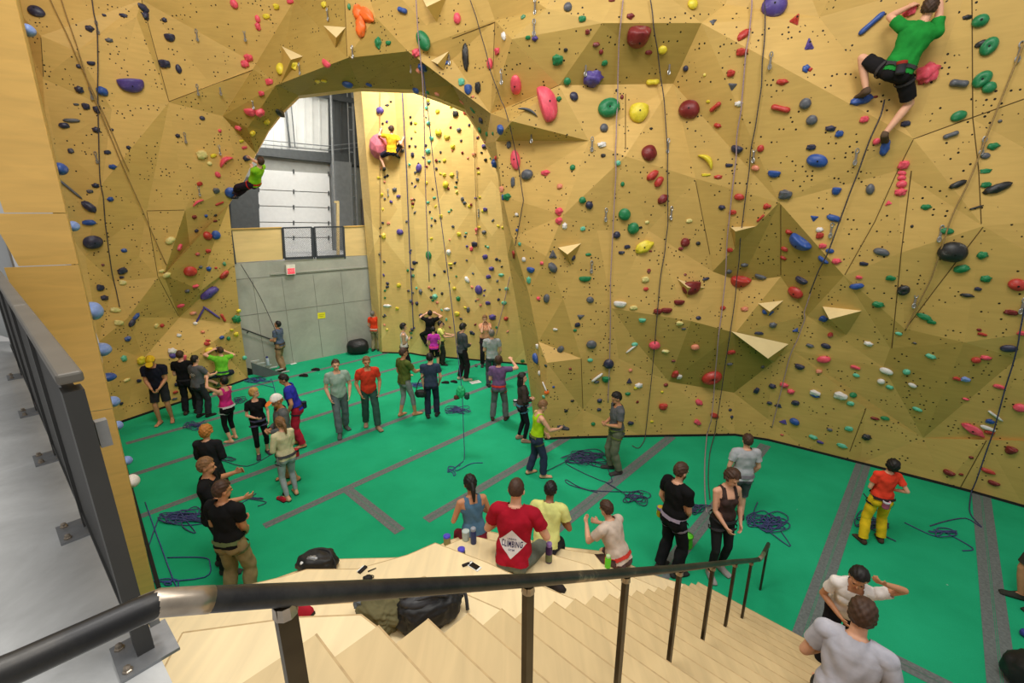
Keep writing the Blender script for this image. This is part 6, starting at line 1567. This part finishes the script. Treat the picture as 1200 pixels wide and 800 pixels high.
def bottle(px, py, k, r, h, body, lid, lab, name='bottle', z=None, neck=.6, fill=None):
    p = at_z(px, py, k * RISE if z is None else z); e = empty(name, p, 0, lab, name)
    bm = bmesh.new(); lathe(bm, [(0, 0), (r * .94, 0), (r, .01), (r, h * .74), (r * neck, h * .84), (r * neck, h * .86), (0, h * .86)], seg=18); bm_obj('body', bm, body, e, True)
    bm = bmesh.new(); lathe(bm, [(r * (neck + .12), h * .83), (r * (neck + .14), h * .97), (r * (neck + .02), h), (0, h)], seg=18); bm_obj('lid', bm, lid, e, True)
    if fill: bm = bmesh.new(); lathe(bm, [(r * 1.01, h * .08), (r * 1.01, h * .45)], seg=18); bm_obj('label_band', bm, fill, e, True)
    return e
MPU = simple('bottle_purple', (74, 44, 96), .3, .3); MLAV = simple('lid_lavender', (150, 120, 190), .4); MBL = simple('lid_blue_violet', (76, 72, 200), .4); MAMB = simple('jar_amber', (142, 132, 86), .2); MCLR = simple('clear_plastic', (176, 190, 190), .15); MNB = simple('bottle_navy', (44, 58, 110), .3)
bottle(643, 658, 9, .036, .24, MPU, MLAV, 'tall purple bottle with lavender lid on the bleacher beside the yellow tee person', neck=.7, fill=simple('sticker_green', (120, 130, 90), .6))
bottle(524, 637, 6, .045, .13, MAMB, MBL, 'squat jar with blue violet lid at the outer bleacher corner', 'jar', neck=.9)
bottle(541, 656, 9, .042, .15, simple('smoky_jar', (92, 92, 84), .2), MBL, 'small dark bottle with blue violet spout lid above the white phone', neck=.8)
bottle(546, 632, 9, .042, .12, MCLR, MCLR, 'clear tumbler lying by the patterned racerback person', 'tumbler', neck=.9)
bottle(555, 636, 9, .034, .2, MNB, simple('lid_grey', (150, 156, 170), .4), 'navy water bottle behind the patterned racerback person', neck=.75)
bottle(712, 664, 6, .036, .17, M_LIME, simple('lid_pale_green', (190, 226, 170), .4), 'lime green bottle beside the seated beige shirted person', neck=.6)
pb = c(305, 420, .95); e = bottle(305, 420, 0, .05, .3, simple('bottle_pale', (170, 180, 196), .3), simple('lid_navy', (40, 44, 110), .4), 'small pale bottle with navy top on the metal stair edge', z=0); e.location = pb
# phone, keys and small things
p = at_z(556, 664, 12 * RISE); e = empty('phone', p + Vector((0, 0, .005)), math.radians(-38), 'white phone with black screen lying on the bleacher tier', 'phone')
bm = bmesh.new(); box(bm, (0, 0, 0), (.125, .06, .008)); o = bm_obj('case', bm, M_WHITE, e); m_ = o.modifiers.new('b', 'BEVEL'); m_.width = .006; m_.segments = 2; m_.limit_method = 'ANGLE'
bm = bmesh.new(); box(bm, (0, 0, .0045), (.09, .052, .001)); bm_obj('screen', bm, simple('screen_black', (20, 22, 26), .15), e)
p = at_z(546, 662, 12 * RISE); e = empty('key_pouch', p, .5, 'small dark key pouch beside the white phone', 'pouch')
bm = bmesh.new(); box(bm, (0, 0, .008), (.07, .03, .016)); o = bm_obj('pouch', bm, MK, e); o.modifiers.new('b', 'BEVEL').width = .005
bm = bmesh.new(); tube(bm, [(.05 + .016 * math.cos(a), .016 * math.sin(a), .006) for a in [k_ * math.pi / 5 for k_ in range(11)]], .003, 6); bm_obj('ring', bm, M_ZINC, e)
p = at_z(425, 668, 12 * RISE); e = empty('wallet', p, 1.1, 'small dark wallet with pale card on the wedge tier', 'wallet')
bm = bmesh.new(); box(bm, (0, 0, .008), (.085, .03, .016)); bm_obj('cover', bm, MK, e); bm = bmesh.new(); box(bm, (0, .022, .006), (.08, .016, .006)); bm_obj('card', bm, M_WHITE, e)
p = at_z(436, 668, 12 * RISE); bm = bmesh.new(); tube(bm, [p + Vector((-.03, -.02, .006)), p + Vector((.03, .02, .006))], [.006, .004], 6); o = bm_obj('pen', bm, M_BLACK); tag(o, 'black pen lying beside the small dark wallet', 'pen')
p = at_z(431, 679, 12 * RISE); e = empty('belay_device', p, .3, 'small black belay device on the tier just above the handrail', 'belay device')
blob('plate', (0, 0, .02), axes(0, .04, .025, .02), M_BLACK, 3, .3, 3, -.95, e, 3); bm = bmesh.new(); tube(bm, [(.03 + .02 * math.cos(a), .02 * math.sin(a), .02) for a in [k_ * math.pi / 5 for k_ in range(11)]], .004, 6); bm_obj('loop', bm, M_BLACK, e)
# black crash ball, papers, hanging bundle, bags
p = at_z(420, 414, 0); e = empty('crash_pad', p, 0, 'big black padded sack lying at the foot of the concrete wall', 'sack')
blob('body', (0, .02, .26), axes(12, .40, .30, .30), simple('black_vinyl', (34, 32, 34), .45), 6, .12, 1.6, -.86, e, 4); bm = bmesh.new(); tube(bm, smooth_path([(-.22, -.2, .40), (0, -.25, .42), (.2, -.2, .40)], 4), .018, 6); bm_obj('handle', bm, M_NYL2, e, True)
p = at_z(557, 447.5, .006); bm = bmesh.new(); box(bm, p, (.34, .24, .006), rz=.5); o = bm_obj('paper_sheet', bm, M_WHITE); tag(o, 'white sheet of paper on the green floor by the charcoal sweater person', 'paper')
p = at_z(344, 426, .006); bm = bmesh.new(); box(bm, p, (.2, .12, .006), rz=.9); o = bm_obj('paper_sheet', bm, M_WHITE); tag(o, 'small white sheet on the floor behind the slate blue tee person', 'paper')
p = at_d(542, 461, 9.62); e = empty('gear_bundle', p, 0, 'green bundle of gear hanging from the purple rope over the open floor', 'gear bundle')
blob('green_bag', (-.04, 0, .04), axes(0, .10, .08, .13), simple('gear_green', (30, 176, 112), .7), 7, .3, 2.4, None, e, 4, .06); blob('device', (.10, -.02, -.05), axes(0, .06, .05, .08), simple('gear_dark', (40, 70, 66), .5), 8, .3, 3, None, e, 3); blob('shoe_pair', (-.13, -.02, -.08), axes(20, .07, .05, .05), cloth((92, 54, 44)), 9, .3, 3, None, e, 3)
bm = bmesh.new(); tube(bm, [(.0, 0, .12), (.005, 0, .20)], .008, 6); bm_obj('sling', bm, M_SL, e)
e = empty('shoulder_bag', at_d(494, 461, proj(PEOPLE['sbg']['root'].location + Vector((0, 0, .9)))[2] * 0 + PEOPLE['sbg']['root'].location.y - .12), 0, 'black shoulder bag hanging at the side of the navy tee person', 'bag')
blob('body', (-.02, 0, 0), axes(0, .15, .07, .11), M_NYL, 2, .15, 2, None, e, 4); bm = bmesh.new(); tube(bm, smooth_path([(-.14, 0, .06), (-.05, .05, .35), (.18, .06, .52)], 4), .014, 6); bm_obj('strap', bm, M_NYL2, e, True); bm = bmesh.new(); box(bm, (0, -.07, .01), (.12, .01, .06)); bm_obj('pocket', bm, M_NYL2, e)
p = at_z(804, 640, 0); e = empty('chalk_bucket', p, 0, 'lime green chalk bucket on the floor beside the bearded person', 'chalk bucket')
bm = bmesh.new(); lathe(bm, [(0, 0), (.085, 0), (.095, .02), (.085, .17), (.09, .2), (.08, .2), (.075, .15), (0, .14)], seg=18); bm_obj('bucket', bm, M_LIME, e, True); bm = bmesh.new(); lathe(bm, [(.087, .185), (.097, .195), (.097, .215), (.085, .21)], seg=18); bm_obj('rim', bm, simple('rim_green', (60, 140, 40), .7), e, True)
p = at_z(1212, 812, 0); e = empty('duffel_bag', p, 0, 'black bag cut off by the bottom corner of the picture', 'bag')
blob('body', (0, 0, .2), axes(20, .22, .3, .22), M_NYL, 4, .12, 2, -.9, e, 4); bm = bmesh.new(); tube(bm, smooth_path([(-.1, -.1, .38), (0, 0, .5), (.08, .12, .38)], 4), .014, 6); bm_obj('handle', bm, M_NYL2, e, True)
p = at_z(1203, 746, 0); o = blob('chalk_ball', (p.x, p.y, .05), axes(0, .07, .06, .055), simple('ball_blue', (50, 60, 140), .7), 5, .2, 2, -.9); tag(o, 'small blue pouch on the floor at the picture edge below the dark shoe', 'pouch')

# ---- prints on shirts, laid onto the cloth
def decal(key, name, me, mat, off, parent=None):
    """project the flat mesh me (x across the back, y up the spine) on to the back of a shirt"""
    P = PEOPLE[key]; sm = P['top'].data
    tr = BVHTree.FromPolygons([v.co.copy() for v in sm.vertices], [tuple(f_.vertices) for f_ in sm.polygons])
    for v in me.vertices:
        o_ = P['sp'](v.co.y / P['s'], v.co.x / P['s'], -.5); h_ = tr.ray_cast(o_, P['fw'])
        if h_[0] is not None: v.co = h_[0] - P['fw'] * off
        else: v.co = P['sp'](v.co.y / P['s'], v.co.x / P['s'], -.13)
    return link(name, me, mat, parent or P['root'])
def grid_diamond(cx, cy, rx, ry, n=14):
    bm = bmesh.new(); G = {}
    for i in range(n + 1):
        for j in range(n + 1):
            a, b = i / n * 2 - 1, j / n * 2 - 1; G[i, j] = bm.verts.new((cx + (a - b) / 2 * rx, cy + (a + b) / 2 * ry, 0))
    for i in range(n):
        for j in range(n): bm.faces.new((G[i, j], G[i + 1, j], G[i + 1, j + 1], G[i, j + 1]))
    me = bpy.data.meshes.new('print'); bm.to_mesh(me); bm.free(); return me
def flat_text(body, size, cx, cy, sx=1.0, shear=0.0):
    cu = bpy.data.curves.new('t', 'FONT'); cu.body = body; cu.size = size; cu.align_x = 'CENTER'; cu.align_y = 'CENTER'; cu.resolution_u = 3; cu.offset = size * .02; cu.shear = shear; cu.space_character = 1.14
    ob = bpy.data.objects.new('t', cu); COL.objects.link(ob); me = bpy.data.meshes.new_from_object(ob.evaluated_get(bpy.context.evaluated_depsgraph_get())); bpy.data.objects.remove(ob)
    bm = bmesh.new(); bm.from_mesh(me); bmesh.ops.triangulate(bm, faces=bm.faces)
    for _ in range(2): bmesh.ops.subdivide_edges(bm, edges=[e_ for e_ in bm.edges if e_.calc_length() > .02], cuts=1)
    bm.to_mesh(me); bm.free(); me.transform(Matrix.Translation((cx, cy, 0)) @ Matrix.Diagonal((sx, 1, 1, 1))); return me
M_PW = simple('print_white', (226, 222, 226), .8, var=.04); M_PN = simple('print_navy', (38, 32, 84), .8)
dm = decal('rt', 'diamond_print', grid_diamond(0, .19, .145, .15), M_PW, .004)
decal('rt', 'lettering', flat_text('CLIMBING', .088, 0, .185, .50, .1), M_PN, .0075, dm)
decal('rt', 'lettering', flat_text('URBAN', .024, 0, .24, 1.1), M_PN, .0075, dm); decal('rt', 'lettering', flat_text('GYM', .024, 0, .13, 1.2), M_PN, .0075, dm)
gm = bpy.data.meshes.new('print'); bm = bmesh.new()
for i, (x, y, w_) in enumerate(((-.05, .30, .07), (.02, .315, .09), (.06, .29, .05), (-.01, .27, .11))):
    for j in range(5):
        x0 = x - w_ / 2 + w_ * j / 5; x1 = x0 + w_ / 5 * .85; yy = y + .008 * math.sin(j * 2.1 + i)
        bm.faces.new([bm.verts.new(q_) for q_ in ((x0, yy - .008, 0), (x1, yy - .006, 0), (x1, yy + .008, 0), (x0, yy + .006, 0))])
bm.to_mesh(gm); bm.free(); decal('gry', 'back_print', gm, M_PW, .005)
# ================================================================== light and camera
w = bpy.data.worlds.new('World'); SC.world = w; w.use_nodes = True
w.node_tree.nodes['Background'].inputs[0].default_value = (1.0, .97, .92, 1)
w.node_tree.nodes['Background'].inputs[1].default_value = 0.36
def area(name, loc, size, power, target, col=(1, .96, .88)):
    l = bpy.data.lights.new(name, 'AREA'); l.energy = power; l.size = size; l.color = col
    o = bpy.data.objects.new(name, l); COL.objects.link(o); o.location = loc
    o.rotation_euler = (Vector(target) - Vector(loc)).to_track_quat('-Z', 'Y').to_euler()
    o['kind'] = 'helper'
    return o
area('hall_lamp', (-1.0, 3.0, 11.5), 2.6, 380, (0, 7.5, 2))
area('hall_lamp', (3.0, 2.0, 11.5), 2.6, 300, (5, 8, 2.5))
area('hall_lamp', (-5.0, 6.5, 11.8), 2.6, 290, (-7, 11, 2.5))
area('hall_lamp', (0.5, -1.5, 9.0), 2.5, 110, (0, 3, 2.5))
area('rear_lamp', (-3.2, 13.9, 11.2), 2.0, 700, (-3.0, 16.0, 3))
area('rear_lamp', (-8.0, 17.5, 9.5), 1.5, 110, (-8.4, 20, 5))
cam = bpy.data.cameras.new('camera'); co = bpy.data.objects.new('camera', cam); COL.objects.link(co)
cam.sensor_width = 36; cam.lens = F / 1200 * 36; cam.clip_start = .02
co.location = CAM; co.rotation_euler = (math.pi / 2 - PITCH, 0, 0)
SC.camera = co
SC.view_settings.view_transform = 'Standard'
SC.view_settings.look = 'None'
SC.view_settings.exposure = 0.0
